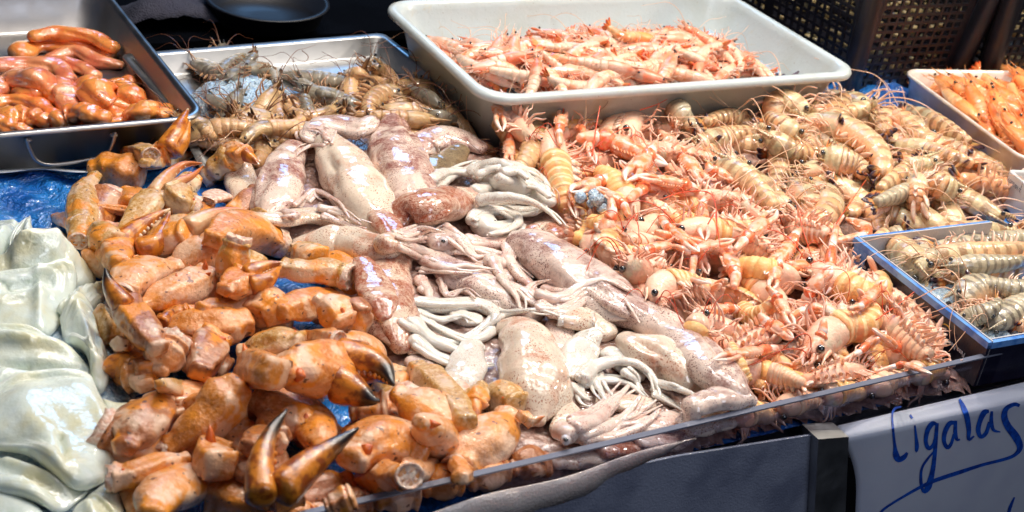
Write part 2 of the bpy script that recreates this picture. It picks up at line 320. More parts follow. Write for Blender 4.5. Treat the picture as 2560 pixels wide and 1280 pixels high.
class MB:
    def __init__(s): s.v = []; s.f = []; s.t = []; s.c = []; s.n = 0
    def add(s, V, F, t=0.0, c=0.0):
        V = np.asarray(V, float); k = len(V); s.v.append(V)
        s.t.append(np.broadcast_to(np.asarray(t, float), (k,)).copy()); s.c.append(np.broadcast_to(np.asarray(c, float), (k,)).copy())
        s.f += [tuple(int(i)+s.n for i in f) for f in F]; s.n += k
    def rings(s, R, t, c, cap0=True, cap1=True):
        """R: (n rings, m points, 3)"""
        n, m = R.shape[:2]; F = []
        for i in range(n-1):
            for j in range(m):
                k = (j+1) % m; F.append((i*m+j, i*m+k, (i+1)*m+k, (i+1)*m+j))
        if cap0: F.append(tuple(range(m-1, -1, -1)))
        if cap1: F.append(tuple((n-1)*m+j for j in range(m)))
        s.add(R.reshape(-1, 3), F, np.repeat(np.broadcast_to(t, (n,)), m), np.tile(c, n) if np.ndim(c) == 1 and len(c) == m else np.broadcast_to(c, (n, m)).reshape(-1) if np.ndim(c) else c)
    def tube(s, P, r, m=8, roll=0.0, flat=1.0, exp=2.0, cap=True, t0=0.0, t1=1.0, ends=(0.15, 0.15), noise=0.0, nfreq=120.0, seed=0.0, amod=None):
        """swept tube; r radii (scalar or per point), flat = height/width"""
        P = np.asarray(P, float); n = len(P); r = np.broadcast_to(np.asarray(r, float), (n,)).copy()
        T, N, B = frames(P, roll)
        a = np.linspace(0, 2*math.pi, m, endpoint=False); ca, sa = np.cos(a), np.sin(a)
        e = 2.0/exp; cc = np.sign(ca)*np.abs(ca)**e; ss = np.sign(sa)*np.abs(sa)**e
        R = P[:, None]+N[:, None]*(cc[None, :, None]*(r*flat)[:, None, None])+B[:, None]*(ss[None, :, None]*r[:, None, None])
        if amod is not None: R = P[:, None]+(R-P[:, None])*amod(np.linspace(0, 1, n)[:, None], a[None, :])[..., None]
        if noise:
            ph = R*nfreq+seed
            d = np.sin(ph[..., 0]+1.7*np.sin(ph[..., 1]))*np.sin(ph[..., 1]*1.3+ph[..., 2])+.5*np.sin(ph[..., 2]*2.1+ph[..., 0]*1.7)
            R = R+(R-P[:, None])*(d*noise)[..., None]
        if cap:       # rounded ends
            def end(i, sgn, k):
                base = R[i]; c0 = P[i]; out = []
                for q in (0.55, 0.85):
                    out.append(c0+(base-c0)*math.sqrt(1-q*q)+sgn*T[i]*r[i]*k*q)
                return out
            e0 = end(0, -1, ends[0]*4); e1 = end(-1, 1, ends[1]*4)
            R = np.concatenate([np.array(e0[::-1]), R, np.array(e1)]); tt = np.concatenate([[0, 0], np.linspace(0, 1, n), [1, 1]])
        else: tt = np.linspace(0, 1, n)
        s.rings(R, t0+(t1-t0)*tt, ca)
    def ball(s, p, r, m=10, n=7, ax=(1, 1, 1), t=0.0, rot=None):
        ph = np.linspace(0.25, math.pi-0.25, n); a = np.linspace(0, 2*math.pi, m, endpoint=False)
        R = np.stack([np.stack([np.sin(q)*np.cos(a), np.sin(q)*np.sin(a), np.full(m, np.cos(q))], 1) for q in ph])*r*np.array(ax)
        if rot is not None: R = R@np.asarray(rot).T
        s.rings(R+np.asarray(p), t, np.cos(a))
    def box(s, o, a, b, c):
        o, a, b, c = map(lambda q: np.asarray(q, float), (o, a, b, c))
        V = [o, o+a, o+a+b, o+b, o+c, o+a+c, o+a+b+c, o+b+c]
        s.add(V, [(3, 2, 1, 0), (4, 5, 6, 7), (0, 1, 5, 4), (1, 2, 6, 5), (2, 3, 7, 6), (3, 0, 4, 7)])
    def mesh(s, name, mat, origin=(0, 0, 0), smooth=True):
        me = bpy.data.meshes.new(name); V = np.concatenate(s.v)-np.asarray(origin)
        me.from_pydata(V.tolist(), [], s.f); me.materials.append(MAT[mat])
        for nm, dat in (('t', s.t), ('c', s.c)):
            at_ = me.attributes.new(nm, 'FLOAT', 'POINT'); at_.data.foreach_set('value', np.concatenate(dat).astype(np.float32))
        if smooth: me.polygons.foreach_set('use_smooth', [True]*len(me.polygons))
        me.update(); return me

ALL = []
def tag(o, label, cat, group=None, kind=None):
    if label: o['label'] = label
    if cat: o['category'] = cat
    if group: o['group'] = group
    if kind: o['kind'] = kind
    return o
def thing(name, loc, label, cat, group=None):
    o = bpy.data.objects.new(name, None); COL.objects.link(o); o.location = [float(q) for q in loc]; o.empty_display_size = .01
    tag(o, label, cat, group); ALL.append(o); return o
def part(name, mb, mat, parent, origin, label=None, smooth=True):
    """parent's own origin sits at `origin` (world); all mesh data are world coordinates"""
    o = bpy.data.objects.new(name, mb.mesh(name, mat, origin, smooth)); COL.objects.link(o)
    if parent is not None: o.parent = parent
    if label: o['label'] = label
    return o
def solo(name, mb, mat, origin, label, cat, group=None, kind=None, smooth=True):
    o = bpy.data.objects.new(name, mb.mesh(name, mat, origin, smooth)); COL.objects.link(o); o.location = [float(q) for q in origin]
    tag(o, label, cat, group, kind); ALL.append(o); return o
def subsurf(o, lv=1):
    m = o.modifiers.new('sub', 'SUBSURF'); m.levels = lv; m.render_levels = lv

# ------------------------------------------------------------------ height map of the display
HX0, HY0, HR = -0.75, 0.45, 0.003
HNX, HNY = 560, 560
HM = np.zeros((HNY, HNX))
_gx = HX0+np.arange(HNX)*HR; _gy = HY0+np.arange(HNY)*HR
def hm(x, y):
    i = np.clip(((np.asarray(y)-HY0)/HR).astype(int), 0, HNY-1); j = np.clip(((np.asarray(x)-HX0)/HR).astype(int), 0, HNX-1)
    return HM[i, j]
def stamp(p, r, rz=None):
    rz = r if rz is None else rz
    j0, j1 = int((p[0]-r-HX0)/HR), int((p[0]+r-HX0)/HR)+2; i0, i1 = int((p[1]-r-HY0)/HR), int((p[1]+r-HY0)/HR)+2
    j0, i0 = max(j0, 0), max(i0, 0); j1, i1 = min(j1, HNX), min(i1, HNY)
    if j1 <= j0 or i1 <= i0: return
    X, Y = np.meshgrid(_gx[j0:j1], _gy[i0:i1]); q = 1-((X-p[0])**2+(Y-p[1])**2)/(r*r)
    S = np.where(q > 0, p[2]+rz*np.sqrt(np.maximum(q, 0)), -9); HM[i0:i1, j0:j1] = np.maximum(HM[i0:i1, j0:j1], S)
def poly_mask(pts):
    X, Y = np.meshgrid(_gx, _gy); inside = np.zeros(X.shape, bool); n = len(pts); j = n-1
    for i in range(n):
        xi, yi, xj, yj = pts[i][0], pts[i][1], pts[j][0], pts[j][1]
        inside ^= ((yi > Y) != (yj > Y)) & (X < (xj-xi)*(Y-yi)/(yj-yi+1e-12)+xi); j = i
    return inside
def chain(px, flat=1.0, sink=0.72, cap=0.058, rigid=False, n=14, lift=0.0, z0=0.03, dostamp=True, ends=None):
    """px: rows (x, y, r) in photo pixels. Rests the chain on what lies below. Returns world rows x,y,z,r"""
    Q = spline(np.array(px, float), n); z = np.full(n, z0)
    for it in range(4):
        W = np.array([at(q[0], q[1], zz) for q, zz in zip(Q, z)]); R = np.array([pxm(q[2], w_) for q, w_ in zip(Q, W)])
        h = []
        for p, r in zip(W, R):
            a = np.linspace(0, 2*math.pi, 9)[:-1]; xs = np.concatenate([[p[0]], p[0]+.55*r*np.cos(a)]); ys = np.concatenate([[p[1]], p[1]+.55*r*np.sin(a)])
            h.append(np.percentile(hm(xs, ys), 65))
        zz = np.array(h)+R*flat*sink
        if rigid:
            A = np.stack([np.ones(n), np.linspace(0, 1, n)], 1); co = np.linalg.lstsq(A, zz, rcond=None)[0]; zz = A@co
        else:
            for _ in range(3): zz = np.convolve(np.pad(zz, 2, mode='edge'), [.15, .2, .3, .2, .15], 'valid')
        z = np.minimum(zz, cap+R*flat*0.35)+lift
        if ends is not None: z = z+np.interp(np.linspace(0, 1, n), [0, 1], ends)
    W = np.array([at(q[0], q[1], q2) for q, q2 in zip(Q, z)]); R = np.array([pxm(q[2], w_) for q, w_ in zip(Q, W)])
    dist = ((W-G0)@gn+.0015+R*.85)*(W[:, 2]-R*1.0 < GZ); W = W-gn*np.maximum(dist, 0)[:, None]
    if dostamp:
        for p, r in zip(W, R): stamp(p, r, r*flat)
    return np.column_stack([W, R])
# ------------------------------------------------------------------ stall structure
ORI = np.zeros(3)
yawv = lambda deg: np.array([math.cos(math.radians(deg)), math.sin(math.radians(deg)), 0])
def rrect(w_, d, r, n=8):
    out = []
    for cx, cy, a0 in ((w_-r, r, -90), (w_-r, d-r, 0), (r, d-r, 90), (r, r, 180)):
        for k in range(n+1):
            a = math.radians(a0+90*k/n); out.append((cx+r*math.cos(a), cy+r*math.sin(a)))
    # densify the long sides
    res = []
    for i in range(len(out)):
        a, b = np.array(out[i]), np.array(out[(i+1) % len(out)]); L = np.linalg.norm(b-a); k = max(1, int(L/0.012))
        for q in range(k): res.append(a+(b-a)*q/k)
    return np.array(res)
def loft(mb, o, u, v, w_, d, rad, prof, rib=None, close0=True, close1=True):
    base = rrect(w_, d, rad); c = np.array([w_/2, d/2]); R = []
    for pi, (ins, z) in enumerate(prof):
        sx, sy = (w_-2*ins)/w_, (d-2*ins)/d
        q = (base-c)*np.array([sx, sy])+c
        if rib is not None and rib[pi]:
            per = np.concatenate([[0], np.cumsum(np.linalg.norm(np.diff(base, axis=0), axis=1))]); k = 1-rib[pi]*(np.sin(per*2*math.pi/0.012) > 0)
            q = (q-c)*k[:, None]+c
        R.append(o[None]+q[:, :1]*u+q[:, 1:]*v+np.array([0, 0, z]))
    mb.rings(np.array(R), np.linspace(0, 1, len(R)), 0.0, close0, close1)

# ground under everything, the counter and its blue sheet
mb = MB(); mb.box((-6, -2, -0.95), (12, 0, 0), (0, 10, 0), (0, 0, .02)); o = solo('floor', mb, 'dark', ORI, None, None, kind='structure', smooth=False); ALL.pop()
mb = MB(); mb.box((-6, 4.6, -0.95), (12, 0, 0), (0, .05, 0), (0, 0, 4)); o = solo('wall', mb, 'dark', ORI, None, None, kind='structure', smooth=False); ALL.pop()

GZ = 0.032                                   # top of the clear guard
GA, GB = at(740, 1280, GZ), at(2560, 860, GZ)
gu = unit(GB-GA); gn = unit(np.cross(gu, [0, 0, 1.0])); gn = gn if gn@(CAM-GA) > 0 else -gn     # towards the customer
G0 = GA-gu*0.35; G1 = GB+gu*0.40
back = -gn
# counter (steel bench) under the sheet
mb = MB(); o0 = G0*[1, 1, 0]+[0, 0, -.030]+back*.004; mb.box(o0, (G1-G0)*[1, 1, 0], back*.62, (0, 0, .018))
o = solo('stall_counter', mb, 'steel_dull', o0, 'steel bench top under the blue sheet and all the trays', 'counter', smooth=False)
# blue sheet: crumpled grid, raised a little at the back
def wave(x, y, s=0.0):
    return (math.sin(31*x+7*y+s)*math.sin(23*y-11*x)+.6*math.sin(67*x-29*y+2*math.sin(19*y))+.35*math.sin(140*y+90*x))
mb = MB(); nx, ny = 190, 130; V = []; L = np.linalg.norm((G1-G0)[:2])
for j in range(ny+1):
    for i in range(nx+1):
        p = G0*[1, 1, 0]+gu*L*i/nx+back*(.006+(.54+.12*i/nx)*j/ny); z = 0.0
        z = .0012*wave(p[0], p[1])-.004
        px, py = proj(p)
        if 2080 < px < 2300 and 180 < py < 330: z += .007+.006*abs(math.sin(55*p[0]+38*p[1]))+.003*math.sin(120*p[0]-60*p[1])
        if px < 420 and 380 < py < 560: z += .004*abs(math.sin(40*p[0]+60*p[1]))
        if 980 < px < 1260 and 280 < py < 430: z += .004*abs(math.sin(90*p[0]+20*p[1]))
        if py < 250 and px < 1700: z = -.009
        p[2] = z; V.append(p)
F_ = [(j*(nx+1)+i, j*(nx+1)+i+1, (j+1)*(nx+1)+i+1, (j+1)*(nx+1)+i) for j in range(ny) for i in range(nx)]
mb.add(V, F_); o = solo('plastic_sheet', mb, 'blue_plastic', (.1, 1.1, 0), 'crumpled bright blue plastic sheet lying under the trays and seafood', 'plastic sheet')
m = o.modifiers.new('solid', 'SOLIDIFY'); m.thickness = .0008

def tray(name, label, cat, o_, u, v, w_, d, rad, prof, mat, rib=None, pname='body', root=None):
    t = thing(name, o_, label, cat); mb = MB(); loft(mb, o_, u, v, w_, d, rad, prof, rib); part(pname, mb, mat, t, o_); return t
def basis(p0, p1):
    u = (p1-p0)*[1, 1, 0]; L = np.linalg.norm(u); u = u/L; v = np.array([-u[1], u[0], 0]); return u, v, L
# big white tub
TZ = .078
T0, T1 = at(1218, 248, TZ), at(2163, 182, TZ); u, v, L = basis(T0, T1); T0 = T0*[1, 1, 0]; TU, TV, TW, TD = u, v, L, .285
tub = tray('white_tub', 'big white plastic fish tub with rolled rim, heaped with pink shrimp', 'tub', T0, u, v, L, TD, .035,
     [(.036, .0), (.030, .003), (.0135, .066), (.0115, .0665), (.004, .0672), (.0008, .069), (0, .0725), (.0015, .0765), (.005, .078), (.0095, .0775), (.0125, .0745), (.0145, .068), (.031, .012), (.040, .0075)], 'tub')
# steel tray at the left, with roe
S0, S1 = at(-250, 359, .048), at(523, 291, .048); u, v, L = basis(S0, S1); S0 = S0*[1, 1, 0]
SU, SV, SW, SD = u, v, L, .36
ste = tray('steel_tray', 'deep stainless steel tray at the left holding orange roe', 'steel tray', S0, u, v, L, SD, .028,
     [(.016, .0), (.0135, .002), (.0075, .044), (.004, .0448), (.0, .0442), (-.0002, .0455), (.001, .0478), (.004, .0480), (.0065, .0475), (.0085, .044), (.0155, .007), (.022, .0038)], 'steel', pname='pan')
# its drop handle on the front wall
def sfp(px, py, out=.004):
    n = -SV; p0 = S0+SV*.0095+n*out; return onplane(px, py, p0, n)
mb = MB(); P = spline([sfp(66, 347), sfp(74, 372), sfp(92, 402), sfp(130, 412), sfp(210, 402), sfp(262, 388), sfp(281, 360), sfp(287, 333)], 40); mb.tube(P, .0020, m=8)
part('handle', mb, 'steel', ste, S0)
for a in ((69, 350), (284, 338)):
    mb = MB(); p = sfp(*a, out=.0025); mb.ball(p, .0026, ax=(1.6, 1.3, .9)); part('handle_lug', mb, 'steel', ste, S0)
for o in COL.objects:
    if o.parent is not None and o.parent.name in ('steel_tray', 'white_tub') : o.matrix_parent_inverse = Matrix.Identity(4)
# shallow steel tray behind, with brown prawns
R0, R1 = at(300, 136, .026), at(958, 82, .026); u, v, L = basis(R0, R1); R0 = R0*[1, 1, 0]-v*.255
tray('shallow_steel_tray', 'shallow steel tray between the roe tray and the white tub, with brown prawns', 'steel tray', R0, u, v, L, .255, .010,
     [(.012, .0), (.010, .001), (.007, .0245), (.0, .0245), (.0, .026), (.007, .0262), (.009, .0245), (.0125, .004), (.016, .0022)], 'steel_dull', pname='pan')
# its open front lip is low: the prawns spill over it
for o in COL.objects:
    if o.parent is not None and o.parent.name == 'shallow_steel_tray':
        for q_ in o.data.vertices:
            d_ = (q_.co.x*v[0]+q_.co.y*v[1])
            if d_ < .10: q_.co.z = min(q_.co.z, .002+.024*max(0, (d_-.02)/.08))
# ribbed plastic tray at the right
B0, B1 = at(2252, 172, .044), at(2620, 148, .044); u, v, L = basis(B0, B1); W2 = at(2600, 428, .044)
vv = unit((B0-W2)*[1, 1, 0]); BL = .26; u = np.array([vv[1], -vv[0], 0]); O2 = B0*[1, 1, 0]-vv*BL
PU, PV, PO = u, vv, O2
tray('ribbed_tray', 'thin white ribbed plastic tray at the right filled with orange shrimp', 'tray', O2, u, vv, .22, BL, .022,
     [(.010, .0), (.009, .001), (.003, .0400), (.0, .0403), (.0, .0435), (.0012, .0445), (.0030, .0442), (.0042, .0425), (.006, .040), (.0105, .004), (.014, .0025)],
     'thin_plastic', rib=[0, 0, 0, 0, 0, 0, 0, 0, .012, .014, 0])
# blue card box at the lower right
CZ = .046
C0, C1 = at(2137, 592, CZ), at(2474, 856, CZ); vv = unit((C0-C1)*[1, 1, 0]); BL2 = np.linalg.norm((C0-C1)[:2]); u = np.array([vv[1], -vv[0], 0]); O3 = C1*[1, 1, 0]
XU, XV, XO, XL, XW = u, vv, O3, BL2, .17
box = thing('card_box', O3, 'blue and navy printed card box with pale lining holding frozen striped prawns', 'box', None)
mb = MB(); th = .0022; zc = np.array([0, 0, 1.0])
def wallq(mb, a, b, h, t_, inward, z0=0.0): mb.box(a+zc*z0, b-a, inward*t_, zc*h)
P00, P10, P11, P01 = O3, O3+u*XW, O3+u*XW+vv*XL, O3+vv*XL
mb = MB()
for a, b, inn in ((P00, P01, u), (P00+u*.0022, P10, vv), (P01+u*.0022, P11, -vv)): wallq(mb, a, b, CZ-.0045, th, inn, .001)
part('outer_wall', mb, 'card_navy', box, O3, smooth=False)
mb = MB()
for a, b, inn in ((P00, P01, u), (P00+u*.0034, P10, vv), (P01+u*.0034, P11, -vv)): wallq(mb, a-inn*.0010, b-inn*.0010, .0062, th+.0022, inn, CZ-.0064)
part('rim', mb, 'card_blue', box, O3, smooth=False)
mb = MB()
for a, b, inn in ((P00+u*.0030, P01+u*.0030, u), (P00+u*.005+vv*.0030, P10+vv*.003, vv), (P01+u*.005-vv*.0030, P11-vv*.003, -vv)): wallq(mb, a, b, CZ-.0008, .0012, inn, .0015)
mb.box(P00+zc*.0018+u*.004+vv*.004, u*(XW-.006), vv*(XL-.008), zc*.0012)
part('lining', mb, 'card_inner', box, O3, smooth=False)
mb = MB(); wallq(mb, P01-vv*.003-u*.0003, P01+u*0-u*.0003-vv*.022, CZ-.006, .0006, -u, .001); part('blue_corner_stripe', mb, 'card_blue', box, O3, smooth=False)
def text_on(body, px, py, px2, py2, p0, n, h, mat, name, parent, org, flipy=True, out=.0012, shear=0.0):
    """lettering whose baseline runs from one pixel to another on a plane"""
    a = onplane(px, py, p0, n)+n*out; b = onplane(px2, py2, p0, n)+n*out
    cu = bpy.data.curves.new(name, 'FONT'); cu.body = body; cu.extrude = 0.012; cu.shear = shear
    o = bpy.data.objects.new(name, cu); COL.objects.link(o); bpy.context.view_layer.update()
    dg = bpy.context.evaluated_depsgraph_get(); me = bpy.data.meshes.new_from_object(o.evaluated_get(dg)); bpy.data.objects.remove(o)
    V = np.array([q.co[:] for q in me.vertices]); wd = max(V[:, 0].max(), 1e-6)
    X = b-a; L = np.linalg.norm(X); X = X/L; Y = np.cross(n, X)
    W = a+V[:, :1]*X*(L/wd)+V[:, 1:2]*Y*h+V[:, 2:3]*n*.01
    mb = MB(); mb.add(W, [tuple(p.vertices) for p in me.polygons]); return part(name, mb, mat, parent, org, smooth=False)
pn = -u; pp = O3.copy()
text_on('Peso Neto:', 2416, 884, 2370, 845, pp, pn, .0065, 'print_white', 'lettering', box, O3)
text_on('1Kg', 2366, 846, 2330, 816, pp, pn, .012, 'gold', 'lettering', box, O3, shear=.3)
text_on('Arte', 2228, 706, 2205, 690, pp, pn, .006, 'print_white', 'lettering', box, O3)
text_on('Para', 2222, 722, 2200, 706, pp, pn, .005, 'print_white', 'lettering', box, O3)
text_on('marisco', 2168, 668, 2138, 640, pp, pn, .005, 'print_white', 'lettering', box, O3)
mb = MB(); P = spline([onplane(a, b, pp, pn)+pn*.0009 for a, b in ((2334, 818), (2346, 812), (2362, 810), (2372, 815), (2376, 822))], 20); mb.tube(P, .0006, m=5); part('gold_flourish', mb, 'gold', box, O3)
# small white container at the right edge
K0 = at(2522, 424, .040); K1 = at(2600, 408, .040); K2 = at(2600, 492, .040); vv2 = unit((K0-K2)*[1, 1, 0]); u2 = np.array([vv2[1], -vv2[0], 0]); KL = .05; KO = K0*[1, 1, 0]-vv2*KL
kc = thing('white_container', KO, 'small white square container cut by the right edge, with a dated label', 'container')
mb = MB(); loft(mb, KO, u2, vv2, .07, KL, .004, [(.002, .0), (.0015, .001), (0, .038), (0, .040), (.003, .040), (.0035, .037), (.005, .004), (.007, .003)]); part('body', mb, 'label_white', kc, KO)
text_on('2/10/2009', 2556, 474, 2524, 444, KO, -u2, .006, 'print_dark', 'lettering', kc, KO, out=.0012)
mb = MB()
for a, b in (((2519, 450), (2524, 431)), ((2524, 431), (2559, 455)), ((2559, 455), (2554, 470))):
    mb.tube(np.array([onplane(*a, KO, -u2)-u2*.0008, onplane(*b, KO, -u2)-u2*.0008]), .00025, m=4, cap=False)
part('label_frame', mb, 'print_dark', kc, KO)

# clear guard along the front
guard = thing('clear_guard', G0, 'long clear acrylic guard strip along the front edge of the stall', 'guard')
mb = MB(); mb.box(G0*[1, 1, 0]+[0, 0, -.020], (G1-G0)*[1, 1, 0], gn*.005, (0, 0, GZ+.0185)); part('sheet', mb, 'acrylic', guard, G0, smooth=False)
mb = MB(); mb.box(G0*[1, 1, 0]+[0, 0, GZ-.0013], (G1-G0)*[1, 1, 0], gn*.005, (0, 0, .0013)); part('top_edge', mb, 'acrylic_edge', guard, G0, smooth=False)
# steel frame beneath: rail and leg
FP = GA*[1, 1, 0]+gn*.0115
fp = lambda px, py, out=0.0: onplane(px, py, FP+gn*out, gn)
fr_ = thing('metal_stand', G0, 'dark steel frame with rail and upright leg holding the stall front', 'frame')
mb = MB(); mb.box(G0*[1, 1, 0]+[0, 0, -.038], (G1-G0)*[1, 1, 0], gn*.009, (0, 0, .0175)); part('rail', mb, 'steel_dull', fr_, G0, smooth=False)
def slab(mb, quad, depth_, n):
    a, b, c, d = quad; k = -n*depth_
    mb.add([a, b, c, d, a+k, b+k, c+k, d+k], [(0, 1, 2, 3), (7, 6, 5, 4), (0, 4, 5, 1), (1, 5, 6, 2), (2, 6, 7, 3), (3, 7, 4, 0)])
mb = MB(); slab(mb, [fp(2046, 1098, .012), fp(2122, 1092, .012), fp(2112, 1320, .012), fp(2034, 1320, .012)], .02, gn); part('leg', mb, 'steel_dull', fr_, G0, smooth=False)
mb = MB(); slab(mb, [fp(1690, 1112, .008), fp(2044, 1084, .008), fp(2034, 1400, .008), fp(1300, 1420, .008), fp(1300, 1215, .008)], .003, gn) if False else None
mb = MB(); q = [fp(1240, 1236, .003), fp(1700, 1140, .003), fp(2050, 1085, .003), fp(2050, 1420, .003), fp(1100, 1460, .003)]
k = -gn*.002; mb.add(q+[a+k for a in q], [(0, 1, 2, 3, 4), (9, 8, 7, 6, 5)]+[(i, (i+1) % 5, (i+1) % 5+5, i+5) for i in range(5)])
solo('front_panel', mb, 'panel', q[0], 'smooth grey blue panel under the guard, left of the steel leg', 'panel', smooth=False)
mb = MB(); n_ = 30; V = []
for i in range(n_+1):
    s_ = i/n_; x = 900+840*s_; yt = 1330-236*s_+6*math.sin(s_*13); yb = yt+54*(1-s_)+44*math.sin(s_*3.1)+5*math.sin(s_*31)+3*math.sin(s_*57)
    V += [fp(x, yt, .0062), fp(x, (yt+yb)/2, .0068+.0016*math.sin(s_*23)*math.sin(s_*51)), fp(x, yb, .0065)]
mb.add(V, [(3*i+j, 3*i+3+j, 3*i+4+j, 3*i+1+j) for i in range(n_) for j in range(2)])
o = solo('wrapping_sheet', mb, 'wrap', fp(1500, 1200, .006), 'crinkled pale wrapping sheet hanging below the guard, lower centre', 'wrapping'); m = o.modifiers.new('s', 'SOLIDIFY'); m.thickness = .0006
# the paper sign
PO_ = FP+gn*.016
sp = lambda px, py, out=0.0: onplane(px, py, PO_+gn*out, gn)
sign = thing('paper_sign', sp(2330, 1180), 'white paper sign with blue handwriting hung below the guard', 'sign'); SO = sp(2330, 1180)
mb = MB(); V = []; nx, ny = 44, 30
def bulge(s_, q): return .010*math.exp(-s_*7)*(1-q*.4)*-1+.0030*math.sin(s_*5+q*2)*q-.012*max(0, .10-q)/.10
def leftx(q): return 2088+52*math.sin(min(q*2.2, 1)*math.pi/2)-14*max(0, q-.5)
for j in range(ny+1):
    q = j/ny
    for i in range(nx+1):
        s_ = i/nx; x0 = leftx(q); x = x0+(2760-x0)*s_
        yt = 1066-(x-2088)*.234; y = yt+(1420-yt)*q
        V.append(sp(x, y, bulge(s_, q)))
mb.add(V, [(j*(nx+1)+i, j*(nx+1)+i+1, (j+1)*(nx+1)+i+1, (j+1)*(nx+1)+i) for j in range(ny) for i in range(nx)])
o = part('paper', mb, 'paper', sign, SO); m = o.modifiers.new('s', 'SOLIDIFY'); m.thickness = .0003
def stroke(pts):
    """brush stroke: rows x, y, half width in photo pixels, laid on the paper's own surface"""
    Q = spline(np.array(pts, float), max(10, len(pts)*7)); d = unit(np.gradient(Q[:, :2], axis=0)); nr = np.stack([-d[:, 1], d[:, 0]], 1)
    mb = MB(); V = []
    def onp(x, y):
        for q in [0.0]:
            pass
        # find paper parameters for the pixel
        yt = 1066-(x-2088)*.234; qq = (y-yt)/(1420-yt); x0 = leftx(qq); s_ = (x-x0)/(2760-x0); return sp(x, y, bulge(s_, qq)+.0007)
    for (x, y, h), m_ in zip(Q, nr): V += [onp(x-m_[0]*h, y-m_[1]*h), onp(x+m_[0]*h, y+m_[1]*h)]
    k = len(Q); mb.add(V, [(2*i, 2*i+1, 2*i+3, 2*i+2) for i in range(k-1)]); return mb
def Z(L): return [(1700+a/2.977, 850+b/2.977, h) for a, b, h in L]
strokes = [
 Z([(1648, 496, 1.5), (1600, 510, 3), (1580, 560, 2.5), (1588, 680, 3), (1600, 790, 4), (1610, 860, 8), (1630, 890, 7), (1670, 870, 6), (1692, 838, 3)]),
 Z([(1712, 556, 2.5), (1730, 582, 2.5)]), Z([(1748, 635, 2), (1758, 720, 3.5), (1764, 790, 5), (1760, 830, 3), (1775, 800, 1.5)]),
 Z([(1915, 630, 3), (1880, 622, 6), (1845, 670, 6), (1830, 750, 5), (1850, 806, 5), (1885, 780, 4), (1905, 710, 3)]),
 Z([(1915, 618, 4), (1906, 720, 5), (1896, 860, 5), (1880, 980, 6), (1850, 1090, 8), (1815, 1130, 4), (1795, 1060, 4), (1800, 960, 3), (1840, 890, 3), (1890, 830, 2)]),
 Z([(2050, 618, 4), (2010, 620, 6), (1975, 680, 6), (1965, 750, 5), (1990, 800, 5), (2020, 770, 4), (2040, 700, 3)]), Z([(2052, 600, 4), (2050, 690, 5), (2062, 740, 4), (2085, 740, 2)]),
 Z([(2080, 440, 3), (2110, 500, 6), (2135, 570, 7), (2150, 660, 6), (2150, 740, 4), (2190, 715, 2)]),
 Z([(2300, 530, 4), (2265, 540, 7), (2235, 600, 6), (2220, 670, 6), (2240, 720, 5), (2280, 690, 5), (2305, 610, 4)]), Z([(2322, 530, 3), (2318, 610, 5), (2335, 670, 4), (2385, 685, 1.5)]),
 Z([(2528, 490, 4), (2490, 478, 5), (2430, 510, 6), (2415, 570, 8), (2440, 640, 9), (2500, 720, 10), (2530, 790, 8), (2510, 840, 5), (2440, 880, 4), (2250, 930, 4), (2080, 985, 5), (1900, 1045, 5), (1780, 1100, 4), (1640, 1180, 3), (1530, 1250, 3), (1480, 1300, 3)]),
 Z([(2490, 1170, 2), (2460, 1240, 4), (2440, 1310, 4)]),
]
for s_ in strokes:
    part('ink_stroke', stroke(s_), 'ink', sign, SO)

# dark background: cloth, basin, crates
mb = MB(); p0 = at(420, 118, .0)
bb = back*.30+GA*0
# bench behind the stall, lower and dark
p_b = at(700, 92, 0.0)
mb = MB(); mb.box(p_b*[1, 1, 0]-gu*1.2+back*.02+np.array([0, 0, -.02]), gu*3.4, back*2.2, (0, 0, .012)); solo('dark_worktop', mb, 'dark', p_b, 'black worktop behind the trays at the top of the picture', 'worktop', smooth=False)
pb = at(668, 12, .02); mb = MB(); a = np.linspace(0, 2*math.pi, 48, endpoint=False)
prof = [(0.02, .0), (.085, .0), (.105, .006), (.116, .040), (.122, .042), (.122, .045), (.112, .045), (.100, .010), (.03, .006)]
mb.rings(np.array([[pb*[1, 1, 0]+np.array([r*math.cos(q)*.62, r*math.sin(q)*.62, z*.6]) for q in a] for r, z in prof]), 0, 0.0)
solo('basin', mb, 'pot', pb*[1, 1, 0], 'dark shiny round basin in the shadow behind the shallow steel tray', 'basin')
mb = MB(); V = []; pc = at(440, 96, .0)
for j in range(13):
    for i in range(17):
        p = pc*[1, 1, 0]+gu*(-.05+.12*i/16)+back*(.03+.07*j/12); z = .030*math.sin(math.pi*i/16)**.5*math.sin(math.pi*min(1, (j+1)/12))**.5+.004*wave(p[0]*2, p[1]*2); V.append([p[0], p[1], max(0, z)])
mb.add(V, [(j*17+i, j*17+i+1, (j+1)*17+i+1, (j+1)*17+i) for j in range(12) for i in range(16)])
o = solo('folded_cloth', mb, 'grey_cloth', pc*[1, 1, 0], 'grey crumpled cloth in the shadow behind the roe tray', 'cloth'); m = o.modifiers.new('s', 'SOLIDIFY'); m.thickness = .002

